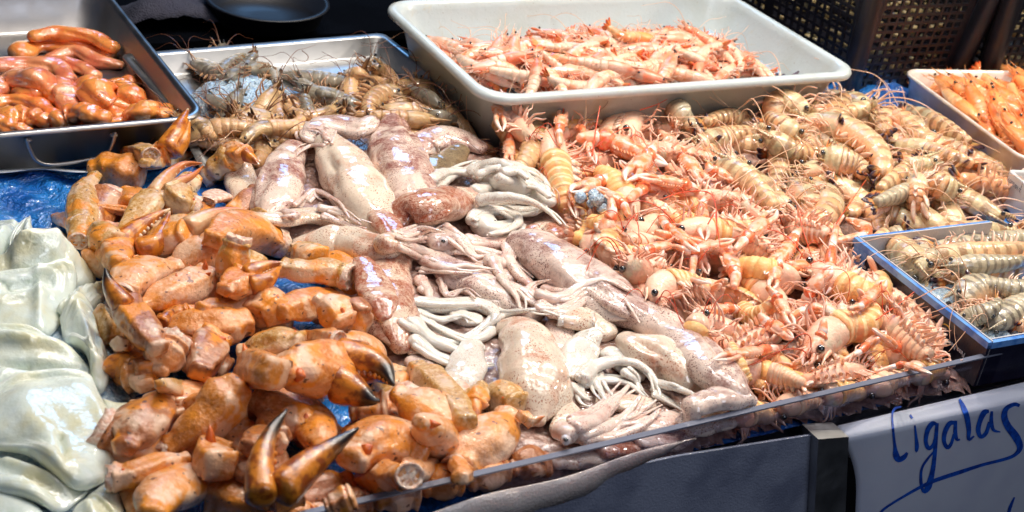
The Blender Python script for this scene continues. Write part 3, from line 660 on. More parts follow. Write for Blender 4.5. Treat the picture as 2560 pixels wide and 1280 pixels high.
def crate(o_, u, v, w_, d, h, label, taper=.0):
    """perforated fish crate; o_ front-left bottom corner"""
    t = thing('perforated_crate', o_, label, 'crate', 'black perforated crates behind the stall')
    for nm, a, ax, L, inn in (('side_panel', o_, u, w_, v), ('side_panel', o_, v, d, u), ('side_panel', o_+u*w_, v, d, -u), ('side_panel', o_+v*d, u, w_, -v)):
        mb = MB(); px_, pz_ = .0145, .0112; hw, hz = .0104, .0074; n = int((L-.02)/px_); m_ = int((h-.01)/pz_)
        xs = [0]; xs2 = []
        off = (L-n*px_)/2; zs = [0]
        for i in range(n): xs += [off+i*px_+(px_-hw)/2, off+i*px_+(px_+hw)/2]
        xs.append(L)
        for k in range(m_): zs += [.006+k*pz_+(pz_-hz)/2, .006+k*pz_+(pz_+hz)/2]
        zs.append(h)
        V = [a+ax*x+inn*(-.10*z)+zc*z for z in zs for x in xs]; F = []; q = len(xs)
        for k in range(len(zs)-1):
            for i in range(len(xs)-1):
                solid = (i % 2 == 0) or (k % 2 == 0) or (i//2 % 12 == 11)
                if solid: F.append((k*q+i, k*q+i+1, (k+1)*q+i+1, (k+1)*q+i))
        mb.add(V, F); o = part(nm, mb, 'crate', t, o_, smooth=False); mm = o.modifiers.new('s', 'SOLIDIFY'); mm.thickness = .0025; mm.offset = 0
    for c_, du, dv in ((o_, -1, -1), (o_+u*w_, 1, -1)):
        mb = MB(); P = np.array([c_+(-u*.10*-du*0+u*du*.006+v*dv*.006)*1+(u*du+v*dv)*.10*z+zc*z for z in np.linspace(.001, h, 5)]); mb.tube(P, .0125, m=10, exp=3, roll=45, cap=False); part('corner_post', mb, 'crate', t, o_)
    mb = MB(); mb.box(o_+zc*.001+u*.004+v*.004, u*(w_-.008), v*(d-.008), zc*.003); part('base', mb, 'crate', t, o_, smooth=False)
    return t
for (qx, qy, yaw, w_, d, lab) in ((2118, 232, 32, .165, .30, 'black perforated crate just behind the right corner of the white tub'), (2452, 222, 32, .30, .30, 'black perforated crate standing above the ribbed tray at the far right')):
    o_ = at(qx, qy, 0.0); u = yawv(yaw); v = yawv(yaw+90)
    crate(o_, u, v, w_, d, .20, lab)
    # heap of shells inside
    mb = MB()
    for k in range(420 if w_ < .2 else 600):
        p = o_+u*rng.uniform(.012, w_-.012)+v*rng.choice([rng.uniform(.008, .05), rng.uniform(.01, d*.9)])+zc*(rng.uniform(.006, .19))
        if rng.random() < .35 : p = o_+u*rng.uniform(-.004, .02)+v*rng.uniform(.02, d*.9)+zc*rng.uniform(.006, .19)
        mb.ball(p, rng.uniform(.005, .009), m=6, n=4, ax=(1, rng.uniform(.6, 1), rng.uniform(.3, .6)))
    solo('shellfish', mb, 'clam', o_, 'pale shellfish heaped inside the crate', 'shellfish', kind='stuff')
# ------------------------------------------------------------------ creature builders
class Bend:
    """canonical (s, y, z) -> world along a spine; s 0 head .. 1 tail, y sideways, z towards the back"""
    def __init__(s, W, roll):
        P = W[:, :3]; s.P = P; s.T, s.N, s.B = frames(P, roll); s.L = float(np.sum(np.linalg.norm(np.diff(P, axis=0), axis=1))); s.S = np.linspace(0, 1, len(P))
    def __call__(s, t, y, z):
        t = np.asarray(t, float); y = np.asarray(y, float); z = np.asarray(z, float); t, y, z = np.broadcast_arrays(t, y, z)
        tc = np.clip(t, 0, 1); I = lambda A: np.stack([np.interp(tc, s.S, A[:, k]) for k in range(3)], -1)
        p = I(s.P); T = unit(I(s.T)); N = unit(I(s.N)); B = unit(I(s.B))
        return p+T*((t-tc)*s.L)[..., None]+B*y[..., None]+N*z[..., None]
def blade(mb, bd, s0, s1, y0, y1, z0, z1, wid, th=.0006, n=7, tip=.6, t0=0., t1=1., side='y'):
    """thin leaf-shaped plate from (s0,y0,z0) to (s1,y1,z1)"""
    k = np.linspace(0, 1, n); s_ = s0+(s1-s0)*k; y = y0+(y1-y0)*k; z = z0+(z1-z0)*k
    w_ = wid*np.sin(np.pi*np.clip(k*tip+.12, 0, 1))**.7; w_[-1] *= .55
    if side == 'y': a = bd(s_, y-w_, z+w_*.25); b = bd(s_, y, z-w_*.05); c = bd(s_, y+w_, z+w_*.25); up_ = bd(s_, y, z+1e-3)-bd(s_, y, z)
    else: a = bd(s_, y, z-w_); b = bd(s_, y+w_*.2, z); c = bd(s_, y, z+w_); up_ = bd(s_, y+1e-3, z)-bd(s_, y, z)
    up_ = unit(up_)*th/2
    R = np.stack([a-up_, b-up_, c-up_, c+up_, b+up_, a+up_], 1); mb.rings(R, t0+(t1-t0)*k, 0.6)
KIND = {
 'crab': dict(cat='crab piece'),
 'tiger': dict(sh='tiger_shell', hd='tiger_head', fan='tiger_fan', leg='tiger_leg', ant='antenna', eye=.17, ridge=.020, name='striped_prawn', cat='prawn'),
 'grey': dict(sh='grey_shell', hd='grey_shell', fan='tiger_fan', leg='tiger_leg', ant='antenna', eye=.15, ridge=.018, name='striped_prawn', cat='prawn'),
 'brown': dict(sh='brown_shell', hd='brown_head', fan='brown_fan', leg='brown_leg', ant='antenna_brown', eye=.15, ridge=.02, name='brown_prawn', cat='prawn'),
 'murky': dict(sh='murky_shell', hd='murky_shell', fan='brown_fan', leg='brown_leg', ant='antenna_brown', eye=.15, ridge=.02, name='grey_prawn', cat='prawn'),
 'pink': dict(sh='pink_shell', hd='pink_head', fan='pink_fan', leg='pink_leg', ant='antenna', eye=.15, ridge=.03, name='pink_shrimp', cat='shrimp'),
 'orange': dict(sh='orange_shell', hd='orange_head', fan='orange_fan', leg='orange_leg', ant='antenna', eye=.17, ridge=.03, name='orange_shrimp', cat='shrimp'),
 'lang': dict(sh='lang_shell', hd='lang_head', fan='lang_fan', leg='lang_leg', ant='antenna_red', eye=.22, ridge=.055, name='langoustine', cat='langoustine'),
 'langp': dict(sh='lang_shell_pink', hd='lang_head', fan='lang_fan', leg='lang_leg', ant='antenna_red', eye=.22, ridge=.055, name='langoustine', cat='langoustine'),
}
FAT = {'tiger': 1.30, 'grey': 1.26, 'lang': 1.25, 'langp': 1.25, 'pink': 1.12, 'orange': 1.25, 'brown': 1.2, 'murky': 1.2}
def prawn(kind, W, roll, label, group=None, seed=0, headless=False, ants=2, legs=True, lod=0, claws=None, origin=None, fanopen=1.0, belly=1.0):
    """W rows x,y,z,r head to tail"""
    K = KIND[kind]; r_ = random.Random(seed); W = W.copy(); W[:, 3] *= FAT.get(kind, 1.12); bd = Bend(W, roll); R = float(np.max(W[:, 3])); L = bd.L; lang = kind.startswith('lang')
    org = W[len(W)//2, :3].copy() if origin is None else origin; org = np.array([org[0], org[1], org[2]])
    root = thing(K['name'], org, label, K['cat'], group)
    P = lambda nm, mb, mat, par=None, **k: part(nm, mb, mat, par or root, org, **k)
    m = 14 if lod == 0 else 10; a = np.linspace(0, 2*math.pi, m, endpoint=False); ca, sa = np.cos(a), np.sin(a)
    hs = .36 if not lang else .34
    zc_, yc_ = ca.copy(), sa.copy(); zc_ = np.where(zc_ < 0, zc_*.86, zc_*1.02)
    def body(mb, ss, rr, c_extra=0, off=0.0, hw=.84):
        Rg = []
        for s_, q in zip(ss, rr): Rg.append(bd(np.full(m, s_), yc_*q*hw, zc_*q+off))
        mb.rings(np.array(Rg), np.clip(ss, 0, 1), ca)
    if not headless:
        mb = MB(); ss = np.array([-.02, .0, .03, .07, .13, .2, .28, hs-.02, hs, hs+.012]); rr = R*np.array([.16, .36, .52, .68, .84, .96, 1.02, 1.0, .97, .86]); body(mb, ss, rr, hw=.80)
        car = P('carapace', mb, K['hd'])
        mb = MB(); k = np.linspace(0, 1, 6); q = R*.13*(1-k*.85); base = bd(.10-.24*k*(1.0 if not lang else .8), 0*k, R*(.70-.16*k+.22*k*k)); mb.tube(base, q, m=5, flat=1.5)
        if lod == 0 and not lang:
            for e in range(4): mb.tube(bd(np.array([.04-.035*e, .015-.035*e]), np.zeros(2), np.array([R*.72, R*.86])), [R*.05, R*.01], m=4)
        P('rostrum', mb, K['hd'], car)
        for sg in (-1, 1):
            mb = MB(); er = K['eye']*R; mb.ball(bd(.005, sg*(R*.42+er*.3), R*.42), er, m=10, n=7); P('eye', mb, 'eye')
        for sg in (-1, 1):
            mb = MB(); blade(mb, bd, .04, -.10, sg*R*.30, sg*R*.42, -R*.05, R*.0, R*.22); P('antennal_scale', mb, K['hd'] if not lang else 'lang_leg')
    # abdomen with overlapping rings
    a0 = hs if not headless else .04; a1 = .885; nseg = 6; mb = MB(); ss, rr = [], []
    for i in range(nseg):
        for f, q in ((0.0, .93), (.18, 1.0), (.55, 1.0+K['ridge']*.4), (.86, 1.0+K['ridge']), (.97, .985+K['ridge']*.3)):
            s_ = a0+(a1-a0)*(i+f)/nseg; pr = 1.0-.50*((s_-a0)/(a1-a0))**1.5
            ss.append(s_); rr.append(R*q*pr*(.97 if i else .99))
    ss.append(a1+.015); rr.append(R*.36); ss.append(a1+.03); rr.append(R*.2)
    ss, rr = np.array(ss), np.array(rr); body(mb, ss, rr, hw=.80 if not lang else .92); P('abdomen', mb, K['sh'])
    prof = lambda s_: float(np.interp(s_, ss, rr))
    # side plates
    if lang:
        mb = MB()
        for i in range(nseg-1):
            s_ = a0+(a1-a0)*(i+.45)/nseg; q = prof(s_); w_ = (a1-a0)/nseg*.62
            for sg in (-1, 1):
                if lang:
                    kk = np.linspace(0, 1, 4); ww = np.array([1, .9, .6, .06])*w_*1.0
                    A = bd(s_-ww+kk*w_*.35, sg*q*(.74+.20*kk), -q*(.30+.66*kk)); B_ = bd(s_+ww+kk*w_*.35, sg*q*(.74+.20*kk), -q*(.30+.66*kk)); C_ = bd(s_+kk*w_*.35, sg*q*(.86+.22*kk), -q*(.30+.66*kk)); D_ = bd(s_+kk*w_*.35, sg*q*(.62+.2*kk), -q*(.30+.66*kk))
                    mb.rings(np.stack([A, C_, B_, D_], 1), .5, .2)
                else:
                    kk = np.linspace(0, 1, 4); ww = np.array([1, 1, .8, .35])*w_*.9
                    A = bd(s_-ww, sg*q*(.78-.05*kk), -q*(.2+.75*kk)); B_ = bd(s_+ww, sg*q*(.78-.05*kk), -q*(.2+.75*kk)); C_ = bd(s_+0*kk, sg*q*(.84-.03*kk), -q*(.2+.78*kk)); D_ = bd(s_+0*kk, sg*q*(.68-.03*kk), -q*(.2+.7*kk))
                    mb.rings(np.stack([A, C_, B_, D_], 1), s_, -.1)
        P('side_plates', mb, 'lang_pleura' if lang else K['sh'])
    # swimmerets
    if legs:
        for i in range(5 if lod == 0 else 3):
            s_ = a0+(a1-a0)*(i*(1 if lod == 0 else 1.7)+.5)/nseg; q = prof(s_)
            mb = MB()
            for sg in (-1, 1):
                ln = R*r_.uniform(.75, 1.15); dy = r_.uniform(.1, .45); mb2 = mb
                blade(mb2, bd, s_, s_+ln/L*.75*r_.uniform(.4, 1.2), sg*q*.35, sg*q*(.35+dy), -q*.72, -q*.72-ln*.8, R*.17, th=R*.04, n=5, side='y', tip=.8)
            P('swimmeret', mb, K['leg'])
    # tail fan
    for j, (yo, sp_) in enumerate(((0, 0), (-1, .5), (1, .5), (-1, 1.05), (1, 1.05))):
        mb = MB(); q = R*.25; op = fanopen*r_.uniform(.7, 1.1)
        blade(mb, bd, a1+.005, a1+(.145 if j else .13)*(1-.12*sp_)*(.09/.13 if False else 1), yo*q*.5, yo*(q*.6+R*.75*sp_*op), -R*.02*j, -R*.10*j+R*.1, R*(.16 if j == 0 else .27), th=R*.07, n=7, tip=.75)
        P('tail_blade' if j else 'tail_spike', mb, K['fan'])
    # walking legs
    if legs and not headless:
        for i in range(5 if lod == 0 else 3):
            for sg in (-1, 1):
                s_ = .10+.048*i*(1 if lod == 0 else 1.6); mb = MB(); fw = r_.uniform(-.10, .16) if not lang else r_.uniform(-.1, .2); sc = 1.0 if not lang else 1.5; out = r_.uniform(.25, .8)*sc
                pts = np.array([[s_, sg*R*.3, -R*.66], [s_-fw*.4, sg*R*(.5+out*.5), -R*1.05], [s_-fw, sg*R*(.45+out), -R*(.95+.2*r_.random())], [s_-fw*1.5-.03, sg*R*(.4+out*1.25), -R*(1.05+.35*r_.random())]])
                Q = spline(pts, 9); mb.tube(bd(Q[:, 0], Q[:, 1], Q[:, 2]), np.linspace(.075, .028, 9)*R*(1.2 if lang else 1), m=5); P('leg', mb, K['leg'])
        # feelers in front of the mouth
        mb = MB()
        for i in range(7 if lod == 0 else 4):
            yy = r_.uniform(-.4, .4)*R; Q = spline(np.array([[.03, yy, -R*.2], [-.05, yy*1.4, -R*r_.uniform(0, .5)], [-.14-.07*r_.random(), yy*2.4, R*r_.uniform(-.7, .4)]]), 7)
            mb.tube(bd(Q[:, 0], Q[:, 1], Q[:, 2]), np.linspace(.05, .02, 7)*R, m=4, cap=False)
        P('mouth_feelers', mb, K['leg'])
        for i in range(ants):
            sg = -1 if i % 2 else 1; p0 = bd(.0, sg*R*.3, R*.0); T = bd(-.1, 0, 0)-bd(0, 0, 0); T = unit(T*[1, 1, .2]); Hh = np.array([-T[1], T[0], 0])
            ln = L*r_.uniform(.45, .95); cv = r_.uniform(-1.0, 1.0); pts = []
            for k in np.linspace(0, 1, 5): pts.append(p0+T*ln*k*(1-.35*abs(cv)*k)+Hh*ln*cv*k*k*.8+np.array([0, 0, R*(1.6*math.sin(math.pi*min(1, k*1.15))-.3*k)]))
            mb = MB(); Q = spline(np.array(pts), 22); mb.tube(Q, np.linspace(.040, .018, 22)*R, m=4, cap=False); P('antenna', mb, K['ant'])
    if lang and claws is not None and not headless:
        for i, c in enumerate(claws): lang_claw(root, org, bd, c, R, L, 1 if i % 2 else -1, r_)
    return root
def lang_claw(root, org, bd, spec, R, L, sg, r_):
    """arm, wrist and long two-fingered claw; spec: None = relaxed, else world points base, elbow, wrist, tip"""
    if spec is None:
        b = bd(.10, sg*R*.5, -R*.5); f = unit((bd(-.1, 0, 0)-bd(0, 0, 0))*[1, 1, .3]); h = np.array([-f[1], f[0], 0])*sg*-1
        if (bd(.1, sg*R, 0)-bd(.1, 0, 0))@h < 0: h = -h
        o_ = r_.uniform(.1, .7)
        e = b+f*R*1.5+h*R*1.2*o_+np.array([0, 0, R*.3]); w_ = e+f*R*1.3+h*R*.5*o_; tp = w_+f*R*3.8+h*R*r_.uniform(-1.2, .8)+np.array([0, 0, R*r_.uniform(-.8, .5)])
    else: b, e, w_, tp = spec
    if max((tp-G0)@gn, (w_-G0)@gn) > -.012: return
    claw_pieces(root, org, b, e, w_, tp, R)
def claw_pieces(root, org, b, e, w_, tp, R):
    f = unit(tp-w_); n1 = unit(np.cross(f, [0.1, 0.05, 1.0])); ln = np.linalg.norm(tp-w_)
    mb = MB(); mb.tube(spline(np.array([b, e]), 6), np.array([.16, .2, .22, .24, .26, .24])*R, m=8); part('arm', mb, 'lang_claw', root, org)
    mb = MB(); mb.tube(spline(np.array([e-f*0, (e+w_)/2, w_]), 6), np.array([.24, .3, .34, .36, .34, .26])*R, m=8, noise=.06, nfreq=400); part('claw_joint', mb, 'lang_joint', root, org)
    k = np.linspace(0, 1, 9); palm = w_+f*ln*.5*k[:, None]; mb = MB(); mb.tube(palm, R*np.array([.26, .34, .38, .39, .39, .38, .36, .33, .3]), m=8, exp=3, flat=.8, t0=0, t1=.5, noise=.03, nfreq=300)
    for q in range(7):
        for s in (-1, 1): p = w_+f*ln*(.08+.06*q)+n1*s*R*.33; mb.tube(np.array([p, p+f*R*.08+n1*s*R*.14]), [R*.07, R*.015], m=4, t0=.2, t1=.2)
    pm = part('claw', mb, 'lang_claw', root, org)
    for s, wd in ((1, .19), (-1, .16)):
        a_ = w_+f*ln*.47+n1*s*R*.16; c_ = w_+f*ln*.75+n1*s*R*.26; d_ = tp+n1*s*R*.03; mb = MB(); Q = spline(np.array([a_, c_, d_]), 9); mb.tube(Q, R*wd*np.array([1, 1, .98, .92, .84, .74, .6, .42, .16]), m=7, t0=.45, t1=1)
        part('pincer', mb, 'lang_claw', pm, org)

def tmpl_spine(L, R, curl, n=16):
    """local spine in the XY plane; curl = total bend in radians, dorsal side outward (+roll)"""
    s = np.linspace(0, 1, n); ang = -curl*np.clip((s-.25)/.75, 0, 1)**1.2; ds = L/(n-1)
    x = np.concatenate([[0], np.cumsum(np.cos(ang[:-1])*ds)]); y = np.concatenate([[0], np.cumsum(np.sin(ang[:-1])*ds)])
    P = np.stack([x, y, np.zeros(n)], 1); P -= P.mean(0); return np.column_stack([P, np.full(n, R)])
class Template:
    def __init__(s, kind, L, R, curl, roll, seed, **kw):
        s.W = tmpl_spine(L, R, curl); s.root = prawn(kind, s.W, roll, None, seed=seed, origin=np.zeros(3), **kw); ALL.remove(s.root); s.used = False; s.kind = kind; s.curl = curl
def children(o): return [c for c in COL.objects if c.parent == o]
KIDS = {}
def copy_tree(src):
    c = src.copy(); COL.objects.link(c)
    if src.name not in KIDS: KIDS[src.name] = [(k, children(k)) for k in children(src)]
    ks = KIDS[src.name]
    for k, gs in ks:
        d = k.copy(); COL.objects.link(d); d.parent = c
        for q in gs: e = q.copy(); COL.objects.link(e); e.parent = d
    return c
def place_t(T, px, py, yaw, scale, flip, label, group, sink=.70, cap=.058, z0=.03, maxtilt=.45, dostamp=True, zadd=0.0):
    W = T.W.copy(); W[:, :3] *= scale; W[:, 3] *= scale
    if flip: W[:, 1] *= 1
    c, s_ = math.cos(yaw), math.sin(yaw); X = W[:, 0]*c-W[:, 1]*s_; Y = W[:, 0]*s_+W[:, 1]*c; R = W[0, 3]; z = z0
    for it in range(3):
        p = at(px, py, z); h = np.array([np.percentile(hm(x+np.array([0, .5, -.5, 0, 0])*R, y+np.array([0, 0, 0, .5, -.5])*R), 65) for x, y in zip(X+p[0], Y+p[1])])+R*sink
        A = np.stack([np.ones(len(X)), X, Y], 1); co = np.linalg.lstsq(np.vstack([A, np.diag([0, .012, .012])]), np.concatenate([h, np.zeros(3)]), rcond=None)[0]
        gx, gy = np.clip(co[1], -maxtilt, maxtilt), np.clip(co[2], -maxtilt, maxtilt); z = min(co[0], cap)+zadd
    o = T.root if not T.used else copy_tree(T.root)
    if not T.used: T.used = True; KIDS[T.root.name] = [(k, children(k)) for k in children(T.root)]
    dist = float((at(px, py, z)-G0)@gn)+float(np.max((X*gn[0]+Y*gn[1])))+R*.8
    nrm = Vector((-gx, -gy, 1)).normalized(); Rm = Vector((0, 0, 1)).rotation_difference(nrm).to_matrix().to_4x4()@Matrix.Rotation(yaw, 4, 'Z')
    p = at(px, py, z)-gn*max(dist, 0); o.matrix_world = Matrix.Translation(Vector(p.tolist()))@Rm@Matrix.Diagonal((scale, scale, scale, 1)); 
    tag(o, label, KIND[T.kind]['cat'], group); ALL.append(o)
    if dostamp:
        for x, y in zip(X, Y): stamp((p[0]+x, p[1]+y, z+gx*x+gy*y), R*.9, R*.8)
    return o
def region_points(poly, n, z, tries=40, minpx=0):
    """n well spread pixel positions inside a pixel polygon (spacing measured on the table)"""
    P = [at(a, b, z)[:2] for a, b in poly]; xs = [p[0] for p in P]; ys = [p[1] for p in P]; out = []
    def ins(x, y):
        c = False; j = len(P)-1
        for i in range(len(P)):
            if (P[i][1] > y) != (P[j][1] > y) and x < (P[j][0]-P[i][0])*(y-P[i][1])/(P[j][1]-P[i][1]+1e-12)+P[i][0]: c = not c
            j = i
        return c
    while len(out) < n:
        best = None
        for _ in range(tries):
            x, y = rng.uniform(min(xs), max(xs)), rng.uniform(min(ys), max(ys))
            if not ins(x, y): continue
            d = min([(x-a)**2+(y-b)**2 for a, b in out], default=9)
            if best is None or d > best[0]: best = (d, x, y)
        if best: out.append(best[1:])
    return [proj((x, y, z)) for x, y in out]

# ---- squid
def squid(W, mat, label, fin=None, arms=None, seed=0, flat=.62, roll=0, head=None, group='squid heaped in the middle', hmat=None, armmat='squid_arm', eyes=(), openend=False, name='squid', cat='squid', ripple=.05):
    """W rows x,y,z,r of the mantle, from the head end to the pointed end"""
    W = W.copy(); W[:, 3] *= 1.04; org = W[len(W)//2, :3].copy(); root = thing(name, org, label, cat, group); n = 40; Q = spline(W, n); q = Q[:, 3].copy()
    rs = random.Random(seed); cr0, cr1 = rs.uniform(-.9, .9), rs.uniform(-1.2, 1.2)
    mb = MB(); mb.tube(Q[:, :3], q, m=32, flat=flat, exp=2.25, roll=roll, noise=ripple, nfreq=95, seed=seed*3.1, ends=(.12, .2), amod=lambda u, a: 1+.05*np.sin(3*a+5*u+seed)*np.sin(u*7+seed)+.04*np.sin(2*a-9*u+seed*2)-.16*np.exp(-((np.arctan2(np.sin(a-cr0-cr1*u), np.cos(a-cr0-cr1*u)))/.16)**2)*np.clip(np.sin(u*4.2+seed), 0, 1)+.10*np.exp(-((np.arctan2(np.sin(a-cr0-.4-cr1*u), np.cos(a-cr0-.4-cr1*u)))/.2)**2)*np.clip(np.sin(u*4.2+seed), 0, 1)-.10*np.exp(-((u-.5-.3*math.sin(seed))/.03)**2)*(np.cos(a)>0)); part('mantle', mb, mat, root, org)
    T, N, B = frames(Q[:, :3], roll)
    if openend:
        mb = MB(); a = np.linspace(0, 2*math.pi, 24, endpoint=False); e = Q[0, :3]-T[0]*q[0]*.3
        R = [e[None]+(N[0]*np.cos(a)[:, None]*flat+B[0]*np.sin(a)[:, None])*q[0]*k-T[0]*d*q[0] for k, d in ((.98, -.2), (1.05, .1), (.98, .2), (.8, .1), (.6, -.3))]; mb.rings(np.array(R), 0, 1, False, True); part('mantle_opening', mb, 'squid_white', root, org)
    if fin is None and name == 'squid' and len(W) and W[:, 3].max() > .016: fin = [(random.Random(seed).choice((-1, 1)), .75)]
    if fin:
        for sg, wid in fin:
            mb = MB(); i0 = int(n*.55); idx = np.linspace(i0, n-1, 9).astype(int); rows = []
            for k, i in enumerate(idx):
                u_ = k/8; w_ = wid*q[i0]*math.sin(math.pi*min(1, u_*.9+.05))**.8; base = Q[i, :3]+B[i]*sg*q[i]*.45+N[i]*q[i]*flat*.55
                rows.append([base+B[i]*sg*(w_*f)+N[i]*(-.55*w_*f*f+.05*q[i]*math.sin(6*f+k)) for f in np.linspace(0, 1, 6)])
            R = np.array(rows); th_ = np.array([0, 0, .0022]); top = R+th_/2; bot = R[:, ::-1]-th_/2; mb.rings(np.concatenate([top, bot], 1), np.linspace(0, 1, 9), .8); part('fin', mb, mat, root, org)
    if head is not None:
        H = spline(head, 10); mb = MB(); mb.tube(H[:, :3], H[:, 3], m=16, flat=.8, noise=.06, nfreq=150, seed=seed); hd = part('head', mb, hmat or mat, root, org)
        for e in eyes:
            mb = MB(); mb.ball(e[:3], e[3], m=12, n=8); eo = part('eye', mb, 'squid_eye_ring', root, org)
            mb = MB(); d = unit(CAM-e[:3]); mb.ball(np.array(e[:3])+d*e[3]*.72+np.array([0, 0, e[3]*.1]), e[3]*.5, m=10, n=6, ax=(1, 1, .7)); part('pupil', mb, 'eye', eo, org)
    for A in (arms or []):
        mb = MB(); Q2 = spline(A, 30); rr = Q2[:, 3]*(1.55-.85*np.linspace(0, 1, 30)**1.5); mb.tube(Q2[:, :3], rr, m=12, flat=.72, noise=.10, nfreq=260, seed=float(Q2[0, 0])*50); part('arm', mb, armmat, root, org)
    return root
def arm(px, r0, r1, cap=.066, sink=.5, stampit=False, lift=0.0):
    n = len(px); k = np.linspace(0, 1, n); P = [(x, y, r0+(r1-r0)*q) for (x, y), q in zip(px, k)]; return chain(P, sink=sink, cap=cap, n=12, dostamp=stampit, lift=lift)
# ---- crab
def spine_(mb, p, d, ln, r): mb.tube(np.array([p-d*ln*.15, p+d*ln*.45, p+d*ln]), [r, r*.62, r*.08], m=7, cap=False, ends=(0, 0))
def crab_seg(px, mat, label, flat=.85, open0=False, open1=False, spikes=(), group='crab claw pieces heaped at the left', cap=.062, roll=0, lift=0.0, exp=2.6, name='crab_leg_piece', cat='crab piece', ends=None, sink=.72, seed=0, root=None, org=None, pname='shell', noise=.035):
    W = chain(px, flat=flat, rigid=True, cap=cap, lift=lift, ends=ends, sink=sink) if not isinstance(px, np.ndarray) else px
    if root is None: org = W[len(W)//2, :3].copy(); root = thing(name, org, label, cat, group)
    mb = MB(); Q = spline(W, 34); T, N, B = frames(Q[:, :3], roll)
    rs = random.Random(seed*7+1); p1, p2, p3 = rs.uniform(0, 6.28), rs.uniform(0, 6.28), rs.uniform(-.7, .7); k1, k2 = rs.uniform(.07, .14), rs.uniform(.12, .24); fl0, fl1 = rs.uniform(-.16, .05), rs.uniform(.02, .2)
    if name == 'crab_leg_piece' and not (open0 or open1) and rs.random() < .28: open1 = True
    if name == 'crab_leg_piece' and not spikes and rs.random() < .5: spikes = tuple((rs.uniform(.80, .93), a_, rs.uniform(.30, .55), .34) for a_ in ((rs.uniform(-70, 0), rs.uniform(10, 80)) if rs.random() < .6 else (rs.uniform(-50, 60),)))
    ng = rs.choice((4, 5, 5, 6)); wd = rs.choice((0, 1, 1, 2))
    def poly_(a): q = 2*math.pi/ng; return math.cos(math.pi/ng)/np.cos(np.mod(a+p1, q)-math.pi/ng)
    lp = (lambda u: 1+.10*np.sin(u*math.pi)) if wd == 0 else ((lambda u: .80+.34*u**.8-.10*np.exp(-((u-.12)/.08)**2)) if wd == 1 else (lambda u: .98-.20*np.exp(-((u-.45)/.2)**2)+.12*u))
    am = lambda u, a: (.30+.78*poly_(a+.5*u*p3))*lp(u)*(1+.3*k1*np.cos(3*a+p1)+.035*np.cos(5*a+p2)+.6*k2*np.exp(-((np.arctan2(np.sin(a-p3), np.cos(a-p3)))/.16)**2)*(np.sin(u*math.pi)**.5)-.05*np.exp(-((np.arctan2(np.sin(a-p3-.6), np.cos(a-p3-.6)))/.2)**2))*(1+.10*np.sin(u*math.pi)-.14*np.exp(-((u-.10)/.07)**2)-.14*np.exp(-((u-.90)/.07)**2)+fl0*np.exp(-(u/.12)**2)+fl1*np.exp(-((1-u)/.12)**2))
    mb.tube(Q[:, :3], Q[:, 3]*.98, m=26, flat=flat, exp=exp, roll=roll, noise=noise*1.3, nfreq=150, seed=seed*2.3, ends=(.07, .07), amod=am); sh = part(pname, mb, mat, root, org)
    mb = None
    for o_, i, sg in ((open0, 0, -1), (open1, -1, 1)):
        if o_:
            a = np.linspace(0, 2*math.pi, 20, endpoint=False); r = Q[i, 3]*(1.06+(fl1 if sg > 0 else fl0)*.8); mb = MB(); e = Q[i, :3]+T[i]*sg*r*.26
            R = [e+(N[i]*np.cos(a)[:, None]*flat+B[i]*np.sin(a)[:, None])*r*k+T[i]*sg*d*r for k, d in ((.96, -.4), (1.0, .08), (.95, .17), (.82, .12), (.70, -.10), (.3, .0))]
            R = np.array(R); jr = nrg.normal(0, r*.09, R.shape[:2]); jr[0] *= .3; R = R+T[i]*sg*jr[..., None]; mb.rings(R, 1, 0, False, True); part('torn_end', mb, 'crab_flesh', sh if root is not None else root, org)
    for u_, da, ln, r in spikes:
        i = int(u_*33); d = N[i]*math.cos(math.radians(da))+B[i]*math.sin(math.radians(da)); mb = MB(); rr = Q[i, 3]; spine_(mb, Q[i, :3]+d*rr*flat*.72, d, ln*rr, r*rr); part('spine', mb, 'crab_spine', root, org)
    return root, org, W
def crab_claw(palm, fingers, mat, fmat, label, spikes=(), lift=0.0, flat=.75, teeth=True, open0=False, ends=None, seed=0, cap=.064, fz=0.0, group='crab claw pieces heaped at the left', roll=0):
    """palm rows (px,py,r); fingers list of (rows (px,py), base radius px, lift at tip)"""
    palm = [(x, y, r*1.05) for x, y, r in palm]; root, org, W = crab_seg(palm, mat, label, flat=flat, spikes=spikes, group=group, cap=cap, lift=lift, name='crab_claw', cat='crab claw', pname='palm', open0=open0, ends=ends, seed=seed, roll=roll)
    ze = W[-1, 2]; dirs = []
    for k, (pts, rb, tipz) in enumerate(fingers):
        n = len(pts); P = []
        for i, (x, y) in enumerate(pts):
            u_ = i/(n-1); p = at(x, y, ze+fz+tipz*u_); P.append([*p, pxm(rb, p)])
        Q = spline(np.array(P), 22); u_ = np.linspace(0, 1, 22); r = Q[:, 3]*(1-.93*u_**1.5); mb = MB(); mb.tube(Q[:, :3], r, m=12, flat=1.15, exp=2.3, noise=.02, nfreq=200, ends=(.1, .05)); fo = part('movable_finger' if k else 'fixed_finger', mb, fmat, root, org)
        for i in range(0, 21, 4): stamp(Q[i, :3], r[i], r[i])
        dirs.append((Q, r, fo))
    if teeth and len(dirs) == 2:
        for a_, b_ in ((0, 1), (1, 0)):
            Q, r, fo = dirs[a_]; O = dirs[b_][0]; mb = MB()
            for i in range(4, 20, 2):
                d = unit(O[i, :3]-Q[i, :3]); mb.ball(Q[i, :3]+d*r[i]*.95, r[i]*.26+.0002, m=6, n=4)
            part('teeth', mb, 'crab_tooth' if fmat != 'crab_finger_dark' else 'crab_finger_dark', fo, org)
    return root, org, W
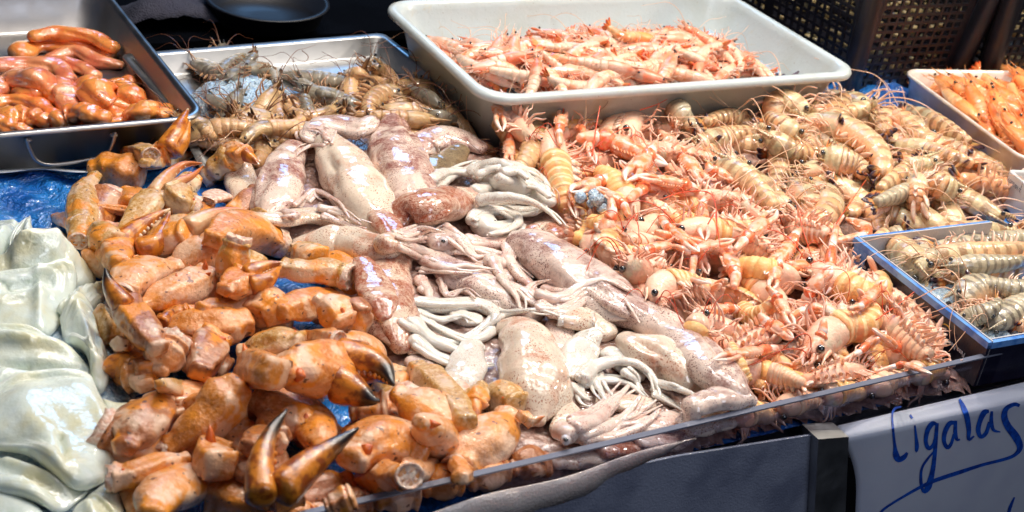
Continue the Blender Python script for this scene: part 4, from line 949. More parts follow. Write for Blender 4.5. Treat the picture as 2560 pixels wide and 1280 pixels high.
def pillow(outline, z0, hgt, mat, name, label, cat, group=None, folds=(), nr=16, edge=.5, fit=True, sink=.0, ripple=.0, seed=0, curl=0.0):
    """soft sheet or lump: outline in pixels, lies on what is below, edge exponent rounds its rim"""
    P = spline(np.array(list(outline)+[outline[0]], float), 65)[:-1]; W = np.array([at(x, y, z0)[:2] for x, y in P]); c = W.mean(0); m = len(W); f = np.linspace(0, 1, nr)**.8
    top, bot = [], []
    for q in f[::-1]:
        R_ = c+(W-c)*q; b = hm(R_[:, 0], R_[:, 1]); 
        for _ in range(2): b = np.convolve(np.pad(b, 2, mode='wrap'), [.15, .2, .3, .2, .15], 'valid')
        base = np.minimum(b, z0)*(1-sink) if fit else np.full(m, z0)
        z = base+hgt*(1-q**(1/edge)*1.0)**edge if q < 1 else base+hgt*.12
        for (x1, y1, x2, y2, amp, wd) in folds:
            A, B_ = at(x1, y1, z0)[:2], at(x2, y2, z0)[:2]; d = B_-A; t_ = np.clip(((R_-A)@d)/(d@d), 0, 1); ds = np.linalg.norm(R_-(A+t_[:, None]*d), axis=1); ww = wd*depth([*A, z0])/FPX
            z = z+amp*np.exp(-(ds/ww)**2)*(1-q**4)
        if ripple: z = z+ripple*np.array([wave(x*1.5, y*1.5, seed) for x, y in R_])*(1-q**6*.5)
        if curl: z = z+curl*q**4*np.sin(np.linspace(0, 6*math.pi, m)+seed)
        top.append(np.column_stack([R_, z])); bot.append(np.column_stack([c+(W-c)*q*.985, np.minimum(base, z-.0012)]))
    mb = MB(); rings = np.array(top[::-1][:]); A = np.concatenate([rings, np.array(bot)[:1]*1.0, np.array(bot)[nr//2:nr//2+1]], 0); mb.rings(A, 0, 1, True, True)
    org = np.array([*c, float(np.mean(top[-1][:, 2]))]); 
    o = solo(name, mb, mat, org, label, cat, group)
    for q, rg in zip(f[::-1][::2], top[::2]):
        for p in rg[::2]: stamp((p[0], p[1], p[2]-.001), .005, .001)
    return o
# ------------------------------------------------------------------ filling the stall
ORD = 'first second third fourth fifth sixth seventh eighth ninth tenth eleventh twelfth thirteenth fourteenth fifteenth sixteenth seventeenth eighteenth nineteenth twentieth'.split()
NUM = 'one two three four five six seven eight nine ten eleven twelve'.split()
def autolabel(items, what, per):
    """items (obj, word); rows counted from the back of the picture, places from its left; `what` must leave room"""
    it = sorted(items, key=lambda q: proj(q[0].location)[1]); rows = [it[i:i+per] for i in range(0, len(it), per)]
    for ri, row in enumerate(rows):
        for ci, (o, wd) in enumerate(sorted(row, key=lambda q: proj(q[0].location)[0])):
            o['label'] = f"{wd} {what}, row {NUM[ri]} from back, {ORD[ci]} from left".strip()
def raise_poly(poly, z, soft=0, at_z=0.03):
    m_ = poly_mask([at(a, b, at_z)[:2] for a, b in poly]).astype(float)
    for _ in range(soft):
        m_ = (m_+np.roll(m_, 2, 0)+np.roll(m_, -2, 0)+np.roll(m_, 2, 1)+np.roll(m_, -2, 1))/5
    HM[:] = np.maximum(HM, m_*z)
def mound(poly, z, label, name='crushed_ice', mat='ice', rough=.004, at_z=.02, base=0.0, step=0.006, soft=10):
    m_ = poly_mask([at(a, b, at_z)[:2] for a, b in poly]).astype(float)
    for _ in range(soft): m_ = (m_+np.roll(m_, 2, 0)+np.roll(m_, -2, 0)+np.roll(m_, 2, 1)+np.roll(m_, -2, 1))/5
    k = int(step/HR); mb = MB(); idx = {}; V = []; F = []
    for i in range(0, HNY-k, k):
        for j in range(0, HNX-k, k):
            if m_[i, j] > .04:
                idx[(i, j)] = len(V); x, y = _gx[j], _gy[i]; V.append([x+rng.uniform(-.3, .3)*step, y+rng.uniform(-.3, .3)*step, base+z*m_[i, j]+rough*(rng.random()-.5)+rough*.4*wave(x, y)])
    for (i, j), a in idx.items():
        q = [idx.get((i, j+k)), idx.get((i+k, j+k)), idx.get((i+k, j))]
        if None not in q: F.append((a, *q))
    mb.add(V, F); c = np.mean(V, 0); HM[:] = np.maximum(HM, np.where(m_ > .04, base+z*m_, 0)); return solo(name, mb, mat, c, label, 'ice', kind='stuff')

# ================= tub of pink shrimp
cxy = T0+TU*TW/2+TV*TD/2
def tubpoly(m): return [proj(T0+TU*a+TV*b+[0, 0, .055]) for a, b in ((m, m), (TW-m, m), (TW-m, TD-m), (m, TD-m))]
raise_poly(tubpoly(.026), .036, 0, .055)
mound(tubpoly(.032), .036, 'crushed ice under the pink shrimp inside the white tub', at_z=.055, base=.0, soft=0)
TUBR = [(1085, 112), (1160, 205), (1260, 225), (1500, 210), (1925, 178), (1850, 150), (1800, 112), (1700, 88), (1560, 82), (1400, 100), (1270, 118), (1180, 108)]
pinkT = [Template('pink', .086, .0078, c, r_, 100+i, lod=1, ants=i % 2) for i, (c, r_) in enumerate(((.5, -70), (1.3, -85), (2.4, -88), (.3, -20), (1.8, 80-160), (.8, -110), (1.2, 200)))]
its = []
WORDS = lambda T: 'curled' if T.curl > 1.5 else ('bent' if T.curl > .7 else 'straight')
def fill(poly, n, Ts, z, smin, smax, group, cap, items, sink=.62, yaw=None, z0=None, zadd=0.0):
    pts = region_points(poly, n, z); pts.sort(key=lambda q: q[1])
    for px, py in pts:
        T = rng.choice(Ts); y = rng.uniform(0, 2*math.pi) if yaw is None else yaw()
        o = place_t(T, px, py, y, rng.uniform(smin, smax), False, None, group, sink=sink, cap=cap, z0=z0 or z, zadd=zadd); items.append((o, WORDS(T)))
tubyaw = lambda: rng.choice([rng.gauss(.45, .5), rng.gauss(3.6, .5), rng.uniform(0, 6.28)])
INN = [(1110, 118), (1180, 205), (1260, 222), (1500, 208), (1905, 176), (1840, 150), (1780, 112), (1700, 95), (1560, 90), (1400, 105), (1270, 120)]
fill(INN, 62, pinkT, .050, .85, 1.1, 'pink shrimp in the white tub', .053, its, yaw=tubyaw)
fill(INN, 68, pinkT, .058, .9, 1.15, 'pink shrimp in the white tub', .064, its, yaw=tubyaw)
# a little peak towards the middle of the heap, and the one tail standing up
fill([(1400, 110), (1700, 82), (1820, 130), (1700, 160), (1450, 170)], 26, pinkT, .066, .95, 1.15, 'pink shrimp in the white tub', .073, its, yaw=tubyaw)
autolabel(its, 'pink shrimp in the white tub', 15)
W = chain([(1640, 100, 15), (1590, 92, 15), (1555, 92, 14), (1535, 78, 12), (1512, 60, 9)], cap=.072, z0=.066, ends=(0, .016)); prawn('orange', W, -80, 'lone shrimp whose orange tail stands up at the back of the white tub', 'pink shrimp in the white tub', seed=3, lod=1)

# ================= orange shrimp in the ribbed tray
def trp(m, z): return [proj(PO+PU*a+PV*b+[0, 0, z]) for a, b in ((m, m), (.22-m, m), (.22-m, BL-m), (m, BL-m))]
raise_poly(trp(.010, .02), .020, 0, .02)
mound(trp(.014, .02), .020, 'crushed ice under the orange shrimp in the ribbed tray', soft=0)
orT = [Template('orange', .098, .0086, c, r_, 200+i, lod=1, ants=0) for i, (c, r_) in enumerate(((.25, -40), (.4, -75), (.15, -60), (.6, -85)))]
d_ = at(2520, 330, .03)-at(2360, 225, .03); yw = math.atan2(d_[1], d_[0]); its = []
ORR = [(2345, 222), (2430, 205), (2600, 190), (2640, 430), (2560, 372), (2440, 290)]
fill(ORR, 20, orT, .026, .95, 1.15, 'orange shrimp in the ribbed tray', .030, its, yaw=lambda: yw+rng.gauss(0, .18))
fill(ORR, 26, orT, .032, .95, 1.15, 'orange shrimp in the ribbed tray', .040, its, yaw=lambda: yw+rng.gauss(0, .22)+(math.pi if rng.random() < .2 else 0))
autolabel(its, 'orange shrimp in the ribbed tray', 8)

# ================= roe in the steel tray
raise_poly([proj(S0+SU*a+SV*b+[0, 0, .005]) for a, b in ((.015, .015), (SW-.015, .015), (SW-.015, SD-.015), (.015, SD-.015))], .0045, 0, .005)
roes = [
 ([(60, 235, 26), (110, 225, 30), (150, 240, 24)], 'roe', 'rounded roe lump at the left of the tray, half covered by the folded sac'),
 ([(230, 272, 28), (300, 275, 28), (360, 272, 20)], 'roe', 'roe lump lying low behind the front row of the tray'),
 ([(45, 132, 20), (100, 112, 22), (180, 112, 23), (270, 138, 17)], 'roe', 'longest smooth orange roe sac, at the back of the steel tray'),
 ([(85, 92, 14), (150, 82, 17), (230, 94, 18), (282, 118, 14)], 'roe', 'rearmost roe sac with a dark streak, behind the longest one'),
 ([(125, 146, 13), (185, 130, 16), (240, 150, 18), (298, 163, 13)], 'roe_pink', 'thin pale roe sac with a blunt cut tip pointing right'),
 ([(125, 152, 14), (170, 162, 17), (210, 172, 15), (232, 190, 15)], 'roe_pink', 'pinkish roe sac ending in a dark red knob'),
 ([(-30, 172, 22), (60, 162, 22), (140, 168, 20), (172, 198, 17)], 'roe_pink', 'folded pale orange roe sac at the left edge below the longest one'),
 ([(-20, 225, 26), (30, 202, 24), (80, 200, 28), (120, 215, 30)], 'roe_pink', 'wrinkled roe sac with a dark line, left part of the tray'),
 ([(290, 226, 26), (335, 245, 27), (352, 268, 20)], 'roe', 'lumpy roe sac right of the veined one'),
 ([(322, 206, 17), (358, 204, 17), (398, 212, 18), (404, 248, 14)], 'roe', 'hooked roe sac bending down at the right side of the tray'),
 ([(140, 215, 28), (165, 245, 30), (180, 272, 24)], 'roe_pink', 'soft roe sac leaning left against the big veined one'),
 ([(212, 216, 24), (245, 238, 33), (280, 272, 28), (300, 296, 20)], 'roe', 'big veined roe sac in the centre of the steel tray'),
 ([(-30, 258, 18), (40, 252, 17), (100, 266, 18), (135, 286, 13)], 'roe', 'pointed orange roe sac with a pink streak at the left edge'),
 ([(18, 292, 22), (70, 290, 24), (118, 306, 18)], 'roe', 'plump smooth roe sac in the front left corner of the tray'),
 ([(-30, 300, 20), (30, 318, 18), (70, 328, 12)], 'roe', 'roe sac cut by the left edge just behind the tray rim'),
 ([(145, 300, 18), (190, 282, 24), (258, 292, 18)], 'roe', 'pinkish flat roe sac between the plump one and the veined one'),
 ([(165, 308, 12), (215, 308, 13), (310, 306, 12)], 'roe', 'narrow roe sac lying along the front rim of the tray'),
 ([(325, 290, 20), (372, 276, 24), (398, 290, 16)], 'roe', 'oval roe sac near the front right corner of the tray'),
 ([(402, 288, 13), (424, 274, 14), (448, 276, 10)], 'roe', 'smallest roe piece, in the front right corner of the tray')]
for k, (px, mt, lb) in enumerate(roes):
    W = chain([(a, b, c*1.48) for a, b, c in px], flat=.68, sink=.62, cap=.028, z0=.018); n = 34; Q = spline(W, n); mb = MB(); mb.tube(Q[:, :3], Q[:, 3]*(1+.10*np.sin(np.linspace(0, 9+k, n)+k)), m=32, flat=.70, noise=.13, nfreq=85, seed=k*2.1, ends=(.2, .2), amod=lambda u, a: 1+.10*np.sin(2*a+7*u+k)*np.sin(9*u+k)-.24*np.exp(-((np.arctan2(np.sin(a-.5-u), np.cos(a-.5-u)))/.3)**2)*np.sin(u*3.1)); solo('roe_sac', mb, mt, W[7, :3], lb+'', 'roe', 'orange roe in the steel tray')

# ================= brown prawns in the shallow tray
ICE = [(495, 205), (600, 188), (700, 200), (745, 245), (680, 285), (560, 290), (490, 250)]
mound(ICE, .027, 'pale blue crushed ice mound among the brown prawns in the shallow tray', rough=.005, step=.003, soft=6)
GB_ = 'brown and grey prawns in the shallow tray'
brT = [Template('brown', .088, .0098, c, r_, 300+i, lod=1) for i, (c, r_) in enumerate(((.6, -70), (1.5, -85), (1.0, -95)))]
muT = [Template('murky', .088, .0092, c, r_, 320+i, lod=1) for i, (c, r_) in enumerate(((.4, -60), (1.2, -85)))]
its = []
fill([(760, 215), (930, 175), (1060, 235), (1190, 330), (1160, 360), (1000, 330), (860, 300), (760, 290)], 15, brT+brT+muT[:1], .016, 1.0, 1.2, GB_, .022, its)
fill([(500, 290), (740, 290), (860, 320), (620, 360), (560, 355)], 8, brT+muT[:1], .012, 1.0, 1.15, GB_, .018, its)
fill([(470, 160), (560, 145), (650, 160), (680, 180), (600, 170), (500, 180)], 5, muT, .014, .85, 1.0, GB_, .020, its)
autolabel(its, 'prawn in the shallow steel tray', 8)
br = [
 ('murky', [(478, 150, 14), (510, 175, 17), (560, 190, 17), (600, 192, 12)], -60, 'grey prawn lying behind the ice mound beside the roe tray rim'),
 ('murky', [(560, 196, 15), (600, 180, 20), (625, 150, 15), (642, 128, 9)], 70, 'grey prawn with its tail raised above the ice mound'),
 ('murky', [(622, 175, 18), (655, 172, 20), (685, 190, 18), (690, 222, 12)], -85, 'curled grey prawn at the right shoulder of the ice mound'),
 ('murky', [(520, 240, 14), (545, 262, 16), (600, 285, 14), (640, 300, 10)], -60, 'dark grey prawn in front of the ice mound near the tray rim'),
 ('murky', [(750, 200, 14), (775, 225, 20), (815, 240, 20), (860, 240, 14)], 60, 'grey prawn with bristly head just right of the ice mound'),
 ('brown', [(835, 268, 15), (795, 290, 19), (745, 288, 16), (705, 252, 8)], -80, 'yellow brown prawn whose dark tail points up left'),
 ('brown', [(690, 300, 12), (630, 308, 17), (560, 308, 16), (520, 300, 10)], 60, 'long brown prawn head lying level in front of the ice'),
 ('brown', [(480, 305, 12), (520, 335, 15), (570, 362, 13)], -50, 'slim brown prawn at the corner of the roe tray'),
 ('brown', [(606, 354, 15), (632, 328, 21), (680, 318, 22), (738, 312, 18), (752, 288, 12), (730, 262, 8)], 80, 'large curled brown prawn in front of all the others'),
 ('brown', [(935, 168, 15), (962, 190, 21), (990, 215, 22), (1012, 235, 17)], 10, 'ringed brown prawn at the back beside the white tub'),
 ('brown', [(1005, 238, 20), (955, 236, 27), (922, 262, 26), (925, 300, 18)], -85, 'fattest brown prawn, curled, near the white tub'),
 ('brown', [(860, 190, 14), (900, 185, 18), (925, 205, 12)], -60, 'small brown prawn at the back of the shallow tray'),
 ('murky', [(1100, 268, 16), (1070, 246, 18), (1040, 232, 14), (1010, 215, 10)], 30, 'grey prawn with spiny head against the wall of the tub'),
 ('murky', [(1070, 285, 14), (1120, 302, 18), (1170, 325, 15), (1198, 330, 9)], 20, 'dark prawn lying along the foot of the tub'),
 ('brown', [(1240, 388, 12), (1210, 372, 14), (1170, 350, 14)], 40, 'brown prawn poking out at the foot of the tub corner')]
raise_poly([(500, 330), (1110, 270), (1125, 300), (520, 365)], .024, 3, .024)
its = []; fill([(510, 330), (700, 320), (1100, 285), (1120, 310), (700, 350), (540, 370)], 12, brT, .032, .95, 1.15, GB_, .036, its, yaw=lambda: rng.uniform(-.3, .8)+rng.choice([0, math.pi]))
autolabel(its, 'prawn spilling over the shallow tray rim', 6)
for k, (kd, px, ro, lb) in enumerate(br): prawn(kd, chain(px, cap=.026, z0=.016), ro, lb, GB_, seed=400+k, ants=2)

# ================= white film edge, fillets at the left
mb = MB(); V = []
for i in range(25):
    s_ = i/24; x = -60+300*s_; y = 428-2*s_+10*math.sin(s_*9)*.4
    V += [at(x, y-14+10*s_, .004), at(x, y, .009+.003*math.sin(9*s_))]
mb.add(V, [(2*i, 2*i+1, 2*i+3, 2*i+2) for i in range(24)]); o = solo('paper_liner', mb, 'film', V[20], 'white paper edge along the foot of the roe tray', 'liner'); m = o.modifiers.new('s', 'SOLIDIFY'); m.thickness = .0006
GF = 'cuttlefish fillets heaped at the lower left'
raise_poly([(-80, 620), (120, 640), (260, 740), (330, 1000), (330, 1340), (-150, 1340)], .014, 10, .02)
mound([(-120, 560), (90, 590), (230, 720), (300, 950), (310, 1340), (-200, 1340)], .014, 'crushed ice under the white fillets at the lower left', soft=8)
fl = [
 ([(-60, 1195), (40, 1212), (110, 1262), (110, 1340), (-60, 1350)], .012, (), 'cuttlefish fillet in the bottom left corner of the picture'),
 ([(165, 1290), (200, 1232), (290, 1180), (318, 1300), (280, 1345)], .010, ((220, 1250, 260, 1330, .003, 18),), 'thin fillet at the bottom edge touching the crab pieces'),
 ([(-60, 1110), (60, 1140), (170, 1180), (225, 1200), (150, 1262), (40, 1240), (-60, 1200)], .010, ((20, 1150, 180, 1225, .004, 20),), 'fillet lying under the front end of the biggest one'),
 ([(255, 975), (350, 985), (360, 1030), (285, 1050)], .008, (), 'small white offcut between the biggest fillet and the crab claws'),
 ([(100, 500), (165, 520), (175, 640), (110, 660), (60, 600)], .010, (), 'creamy fillet behind the fan of folded ones'),
 ([(-60, 500), (10, 490), (54, 500), (60, 545), (20, 600), (-60, 640)], .016, ((-20, 620, 40, 510, .004, 18),), 'rearmost fillet, a rounded one by the blue sheet'),
 ([(22, 600), (60, 540), (76, 500), (84, 560), (120, 600), (140, 660), (40, 680)], .014, ((75, 520, 60, 640, .008, 14),), 'fillet folded into a thin upright peak'),
 ([(-60, 645), (60, 612), (150, 603), (228, 612), (238, 640), (205, 668), (100, 690), (-60, 720)], .018, ((-20, 660, 210, 625, .006, 24), (0, 700, 180, 660, -.004, 12)), 'long rolled fillet pointing right towards the crab legs'),
 ([(-60, 690), (80, 680), (190, 660), (165, 740), (120, 800), (60, 800), (-60, 790)], .012, ((-40, 740, 130, 720, .004, 22), (100, 680, 100, 800, .004, 14)), 'yellowish fillet draped below the long rolled one'),
 ([(140, 758), (160, 735), (255, 640), (270, 648), (250, 700), (185, 765)], .010, ((160, 750, 260, 650, .004, 10),), 'narrow grey white strip leaning against the crab pieces'),
 ([(-60, 790), (70, 800), (150, 830), (225, 880), (235, 915), (120, 925), (0, 950), (-60, 960)], .016, ((-30, 850, 200, 860, .007, 26), (-30, 900, 200, 905, -.005, 14)), 'broad fillet folded behind the biggest one'),
 ([(148, 770), (190, 732), (235, 745), (250, 800), (276, 870), (262, 930), (232, 930), (215, 870), (165, 830)], .013, ((195, 760, 240, 900, .006, 16), (240, 770, 262, 900, .004, 9)), 'pleated fillet flap standing beside the curved brown claw'),
 ([(-60, 985), (0, 950), (90, 925), (210, 915), (245, 950), (285, 1030), (295, 1080), (282, 1140), (238, 1188), (180, 1206), (110, 1165), (50, 1110), (-60, 1070)], .020, ((40, 950, 120, 1130, .003, 40), (150, 1100, 170, 1190, -.004, 10), (230, 930, 282, 1080, .004, 20)), 'biggest fillet, smooth and rounded, in front at the left')]
for k, (ol, h, fo, lb) in enumerate(fl):
    rs = random.Random(k+40); xs, ys = [q[0] for q in ol], [q[1] for q in ol]; ex = []
    for _ in range(3):
        x1, y1 = rs.uniform(min(xs), max(xs)), rs.uniform(min(ys), max(ys)); an = rs.gauss(.1, .5); ln = rs.uniform(30, 120); ex.append((x1, y1, x1+ln*math.cos(an), y1+ln*math.sin(an), rs.choice((-.0022, .0022, .003)), rs.uniform(5, 11)))
    pillow(ol, .030 if k > 3 else .024, h*.9, 'fillet', 'cuttlefish_fillet', lb, 'fillet', GF, folds=[(a, b, c, d, e*1.3, f) for a, b, c, d, e, f in fo]+ex, edge=.36, ripple=.0010, seed=k, curl=.0014, nr=30)

# ================= beds under the heap
SQP = [(640, 380), (900, 300), (1120, 320), (1400, 420), (1480, 640), (1640, 760), (1880, 1000), (1300, 1180), (1100, 980), (940, 880), (900, 640), (640, 560)]
LAP = [(1240, 330), (1640, 300), (1950, 260), (2230, 270), (2540, 460), (2140, 560), (2150, 640), (2420, 900), (1880, 1000), (1640, 760), (1480, 640), (1400, 560)]
mound(SQP, .014, 'melting ice under the squid in the middle', soft=8, mat='ice_pink')
mound(LAP, .010, 'melting ice under the langoustines and striped prawns', soft=8, mat='ice_pink')
CRP = [(250, 480), (480, 400), (620, 470), (640, 560), (900, 660), (920, 860), (1120, 1000), (1240, 1150), (900, 1260), (330, 1290), (290, 1050), (260, 700), (200, 560)]
raise_poly(CRP, .006, 6)

# ================= striped prawns
GT = 'striped prawns heaped behind the langoustines'
tgT = [Template('tiger', .128, .0118, c, r_, 500+i, lod=1, ants=1) for i, (c, r_) in enumerate(((.2, -40), (.7, -70), (1.5, -80), (.5, -110), (1.0, -60), (.4, 150)))]
TGP = [(1700, 320), (1900, 270), (2080, 262), (2240, 300), (2400, 370), (2520, 455), (2380, 500), (2150, 540), (1950, 545), (1800, 470)]
its = []
fill(TGP, 22, tgT, .022, .9, 1.05, GT, .020, its)
fill(TGP, 13, tgT, .034, .9, 1.08, GT, .032, its)
autolabel(its, 'striped prawn behind the langoustines', 9)
tg = [
 ('tiger', [(1862, 305, 16), (1825, 296, 22), (1780, 300, 22), (1750, 315, 14)], -40, 'striped prawn back at the foot of the tub front wall'),
 ('tiger', [(2170, 272, 16), (2140, 262, 24), (2100, 262, 30), (2085, 290, 27), (2105, 320, 18)], -85, 'fat striped prawn beside the blue sheet, curled head right'),
 ('tiger', [(2262, 282, 18), (2300, 296, 21), (2350, 318, 23), (2405, 348, 22), (2440, 372, 14)], 10, 'long dark striped prawn lying along the ribbed tray wall'),
 ('tiger', [(2320, 350, 16), (2262, 310, 22), (2222, 290, 27), (2208, 320, 27), (2222, 350, 22)], 80, 'yellowish bent prawn between the blue sheet and the ribbed tray'),
 ('grey', [(1668, 262, 17), (1688, 272, 24), (1712, 300, 24), (1735, 325, 18)], -60, 'grey headed prawn with a big black eye looking up by the tub'),
 ('tiger', [(2020, 285, 18), (1985, 262, 25), (1945, 252, 28), (1935, 280, 27), (1968, 308, 22), (2010, 318, 12)], -85, 'pale yellow striped prawn curled over at the top of the heap'),
 ('tiger', [(1996, 348, 22), (1960, 322, 28), (1925, 300, 28), (1908, 318, 18)], -60, 'striped prawn with a round black eye, second from the tub'),
 ('tiger', [(1912, 338, 20), (1935, 352, 27), (1975, 380, 28), (2030, 388, 24), (2085, 378, 14)], 60, 'striped prawn stretched level in the middle of the heap'),
 ('grey', [(1665, 308, 20), (1705, 318, 28), (1745, 340, 26), (1768, 368, 20), (1790, 362, 12)], -70, 'grey blue prawn with a dark blue tail beside the pink langoustine'),
 ('tiger', [(2235, 362, 16), (2290, 370, 21), (2350, 385, 22), (2410, 402, 18), (2450, 425, 12)], 130, 'pink bellied prawn with a black tipped tail near the ribbed tray'),
 ('tiger', [(2008, 302, 20), (2080, 316, 27), (2145, 342, 32), (2192, 380, 31), (2205, 425, 26), (2180, 455, 16)], -80, 'largest striped prawn, arching across the middle of the heap'),
 ('tiger', [(2052, 402, 20), (2090, 404, 28), (2140, 418, 28), (2172, 445, 18)], -35, 'dark headed striped prawn under the largest one'),
 ('tiger', [(2328, 408, 14), (2285, 424, 20), (2240, 448, 23), (2205, 470, 18), (2190, 490, 12)], 10, 'straight pale prawn with its nose pointing up right'),
 ('tiger', [(2388, 486, 18), (2352, 470, 25), (2322, 450, 26), (2300, 428, 18)], 10, 'prawn with both black eyes showing near the blue box'),
 ('tiger', [(2600, 500, 26), (2540, 484, 30), (2480, 468, 29), (2420, 452, 22), (2380, 440, 12)], 150, 'belly up prawn with a fringe of legs at the right edge'),
 ('grey', [(2292, 468, 16), (2255, 484, 22), (2210, 500, 20), (2175, 512, 12)], -30, 'small glassy grey prawn near the rim of the blue box'),
 ('tiger', [(2290, 440, 14), (2292, 480, 24), (2285, 520, 24), (2290, 545, 14)], 170, 'pale prawn belly against the rim of the blue box'),
 ('tiger', [(1792, 412, 18), (1838, 436, 25), (1885, 470, 28), (1925, 510, 25), (1955, 535, 16)], -15, 'glossy grey green prawn pointing its nose up left'),
 ('tiger', [(2008, 430, 18), (2065, 426, 24), (2118, 446, 27), (2148, 490, 27), (2130, 530, 22), (2100, 550, 14)], -85, 'striped prawn curled into an arch at the front of the heap'),
 ('tiger', [(2025, 470, 20), (2058, 478, 26), (2074, 512, 27), (2048, 546, 25), (1990, 556, 22), (1950, 548, 12)], -88, 'yellow green ring shaped prawn at the front of the heap'),
 ('tiger', [(2470, 395, 12), (2500, 420, 18), (2520, 450, 18)], 60, 'prawn tail wedged beside the small white container')]
for k, (kd, px, ro, lb) in enumerate(tg): prawn(kd, chain([(a, b, c*1.08) for a, b, c in px], cap=.045, z0=.034), ro, lb, GT, seed=600+k, ants=2)

# ================= langoustines
GL = 'langoustines heaped at the right'
lgT = [Template(kd, .104, .0112, c, r_, 700+i, lod=i % 2, ants=1 if i < 3 else 0, claws=cl) for i, (kd, c, r_, cl) in enumerate((('lang', .3, -50, [None, None]), ('langp', 1.2, -75, [None]), ('lang', 2.2, -85, []), ('langp', .4, 150, [None, None]), ('lang', .9, -100, [None]), ('langp', .7, 200, [None])))]
LGP = [(1270, 330), (1480, 320), (1640, 330), (1780, 430), (1900, 560), (2110, 575), (2200, 700), (2380, 890), (1900, 985), (1800, 900), (1660, 770), (1520, 660), (1430, 560), (1330, 440)]
its = []
fill(LGP, 30, lgT, .022, .85, 1.0, GL, .018, its)
fill(LGP, 26, lgT, .034, .85, 1.0, GL, .030, its)
autolabel(its, 'langoustine in the right heap', 8)
lg = [
 ('brown', [(1345, 308, 16), (1342, 350, 24), (1325, 395, 29), (1298, 425, 22), (1290, 440, 14)], 60, 'yellow brown prawn standing among the first langoustines', 0),
 ('lang', [(1390, 330, 22), (1383, 375, 31), (1395, 425, 28), (1412, 490, 25), (1424, 550, 16)], 55, 'upright yellow langoustine with white side teeth, leftmost of the heap', 1),
 ('lang', [(1574, 558, 18), (1562, 515, 26), (1542, 470, 31), (1512, 440, 28), (1480, 425, 14)], 20, 'golden langoustine body pointing its head down', 0),
 ('lang', [(1538, 502, 20), (1530, 545, 28), (1500, 560, 28), (1468, 545, 16)], -75, 'yellow langoustine tail curled around a lump of ice', 'h'),
 ('langp', [(1575, 345, 16), (1580, 305, 24), (1612, 288, 28), (1652, 315, 27), (1685, 365, 18)], -80, 'pink langoustine arched in front of the tub wall', 0),
 ('langp', [(1330, 345, 18), (1300, 320, 26), (1270, 285, 24), (1252, 262, 14)], 150, 'langoustine leaning on the tub corner', 0),
 ('lang', [(1650, 578, 18), (1590, 578, 25), (1535, 586, 27), (1508, 612, 27), (1535, 640, 25), (1600, 636, 22), (1680, 612, 14)], -80, 'golden langoustine folded back on itself like a hairpin', 0),
 ('lang', [(1692, 576, 20), (1750, 574, 29), (1820, 580, 27), (1880, 570, 22), (1925, 556, 14)], 100, 'long yellow langoustine with a comb of white teeth on top', 0),
 ('langp', [(1556, 655, 20), (1600, 676, 30), (1660, 688, 28), (1710, 690, 16)], 150, 'pale belly up langoustine with pink legs over it', 0),
 ('langp', [(1960, 578, 20), (2020, 578, 28), (2085, 590, 24)], 160, 'whitish langoustine by the corner of the blue box', 0),
 ('langp', [(1850, 590, 16), (1885, 612, 27), (1930, 645, 26), (1965, 665, 16)], 170, 'pale knobbly langoustine belly in the middle of the heap', 0),
 ('lang', [(1995, 706, 18), (1935, 690, 27), (1870, 672, 30), (1800, 680, 22)], -20, 'orange langoustine seen from its smooth back', 0),
 ('lang', [(1642, 756, 26), (1650, 722, 32), (1700, 712, 27), (1750, 720, 24), (1790, 728, 14)], -70, 'pale amber langoustine next to the purple squid', 0),
 ('lang', [(1850, 772, 16), (1885, 792, 22), (1922, 770, 22), (1940, 735, 15)], 85, 'small orange langoustine tail with its fan up', 'h'),
 ('lang', [(2030, 668, 20), (2068, 692, 32), (2125, 722, 33), (2180, 740, 33), (2205, 705, 30), (2170, 676, 18)], 85, 'curled langoustine with a hooked black eye facing left', 0),
 ('langp', [(1955, 828, 16), (1900, 846, 26), (1845, 872, 28), (1812, 900, 18)], 175, 'langoustine with a fan of orange legs, lower middle', 0),
 ('langp', [(2215, 800, 20), (2250, 830, 33), (2295, 870, 32), (2335, 905, 22)], 150, 'pale rough langoustine lowest at the right', 0),
 ('lang', [(2026, 888, 18), (2056, 846, 36), (2100, 816, 36), (2150, 818, 33), (2180, 785, 30), (2150, 752, 18)], 85, 'big grey headed langoustine with a black eye looking down at the guard', 0),
 ('lang', [(1860, 960, 14), (1848, 915, 17), (1832, 872, 16), (1820, 850, 12)], 60, 'narrow orange langoustine tail next to the long squid', 'h'),
 ('langp', [(2160, 925, 20), (2110, 930, 24), (2050, 945, 22), (1990, 955, 14)], 150, 'white legged langoustine lying against the guard', 0),
 ('lang', [(1760, 800, 18), (1740, 830, 26), (1765, 870, 24)], 40, 'grey orange langoustine head above the long squid', 0),
 ('langp', [(1920, 930, 18), (1965, 945, 22), (2020, 965, 16)], 20, 'orange piece of langoustine at the guard, left of the white legs', 'h')]
lobs = {}
for k, (kd, px, ro, lb, hl) in enumerate(lg):
    W = chain([(a, b, c*1.1) for a, b, c in px], cap=.044, z0=.034); lobs[k] = (prawn(kd, W, ro, lb, GL, seed=800+k, ants=2, headless=hl == 'h', claws=[] if kd != 'brown' else None), W)
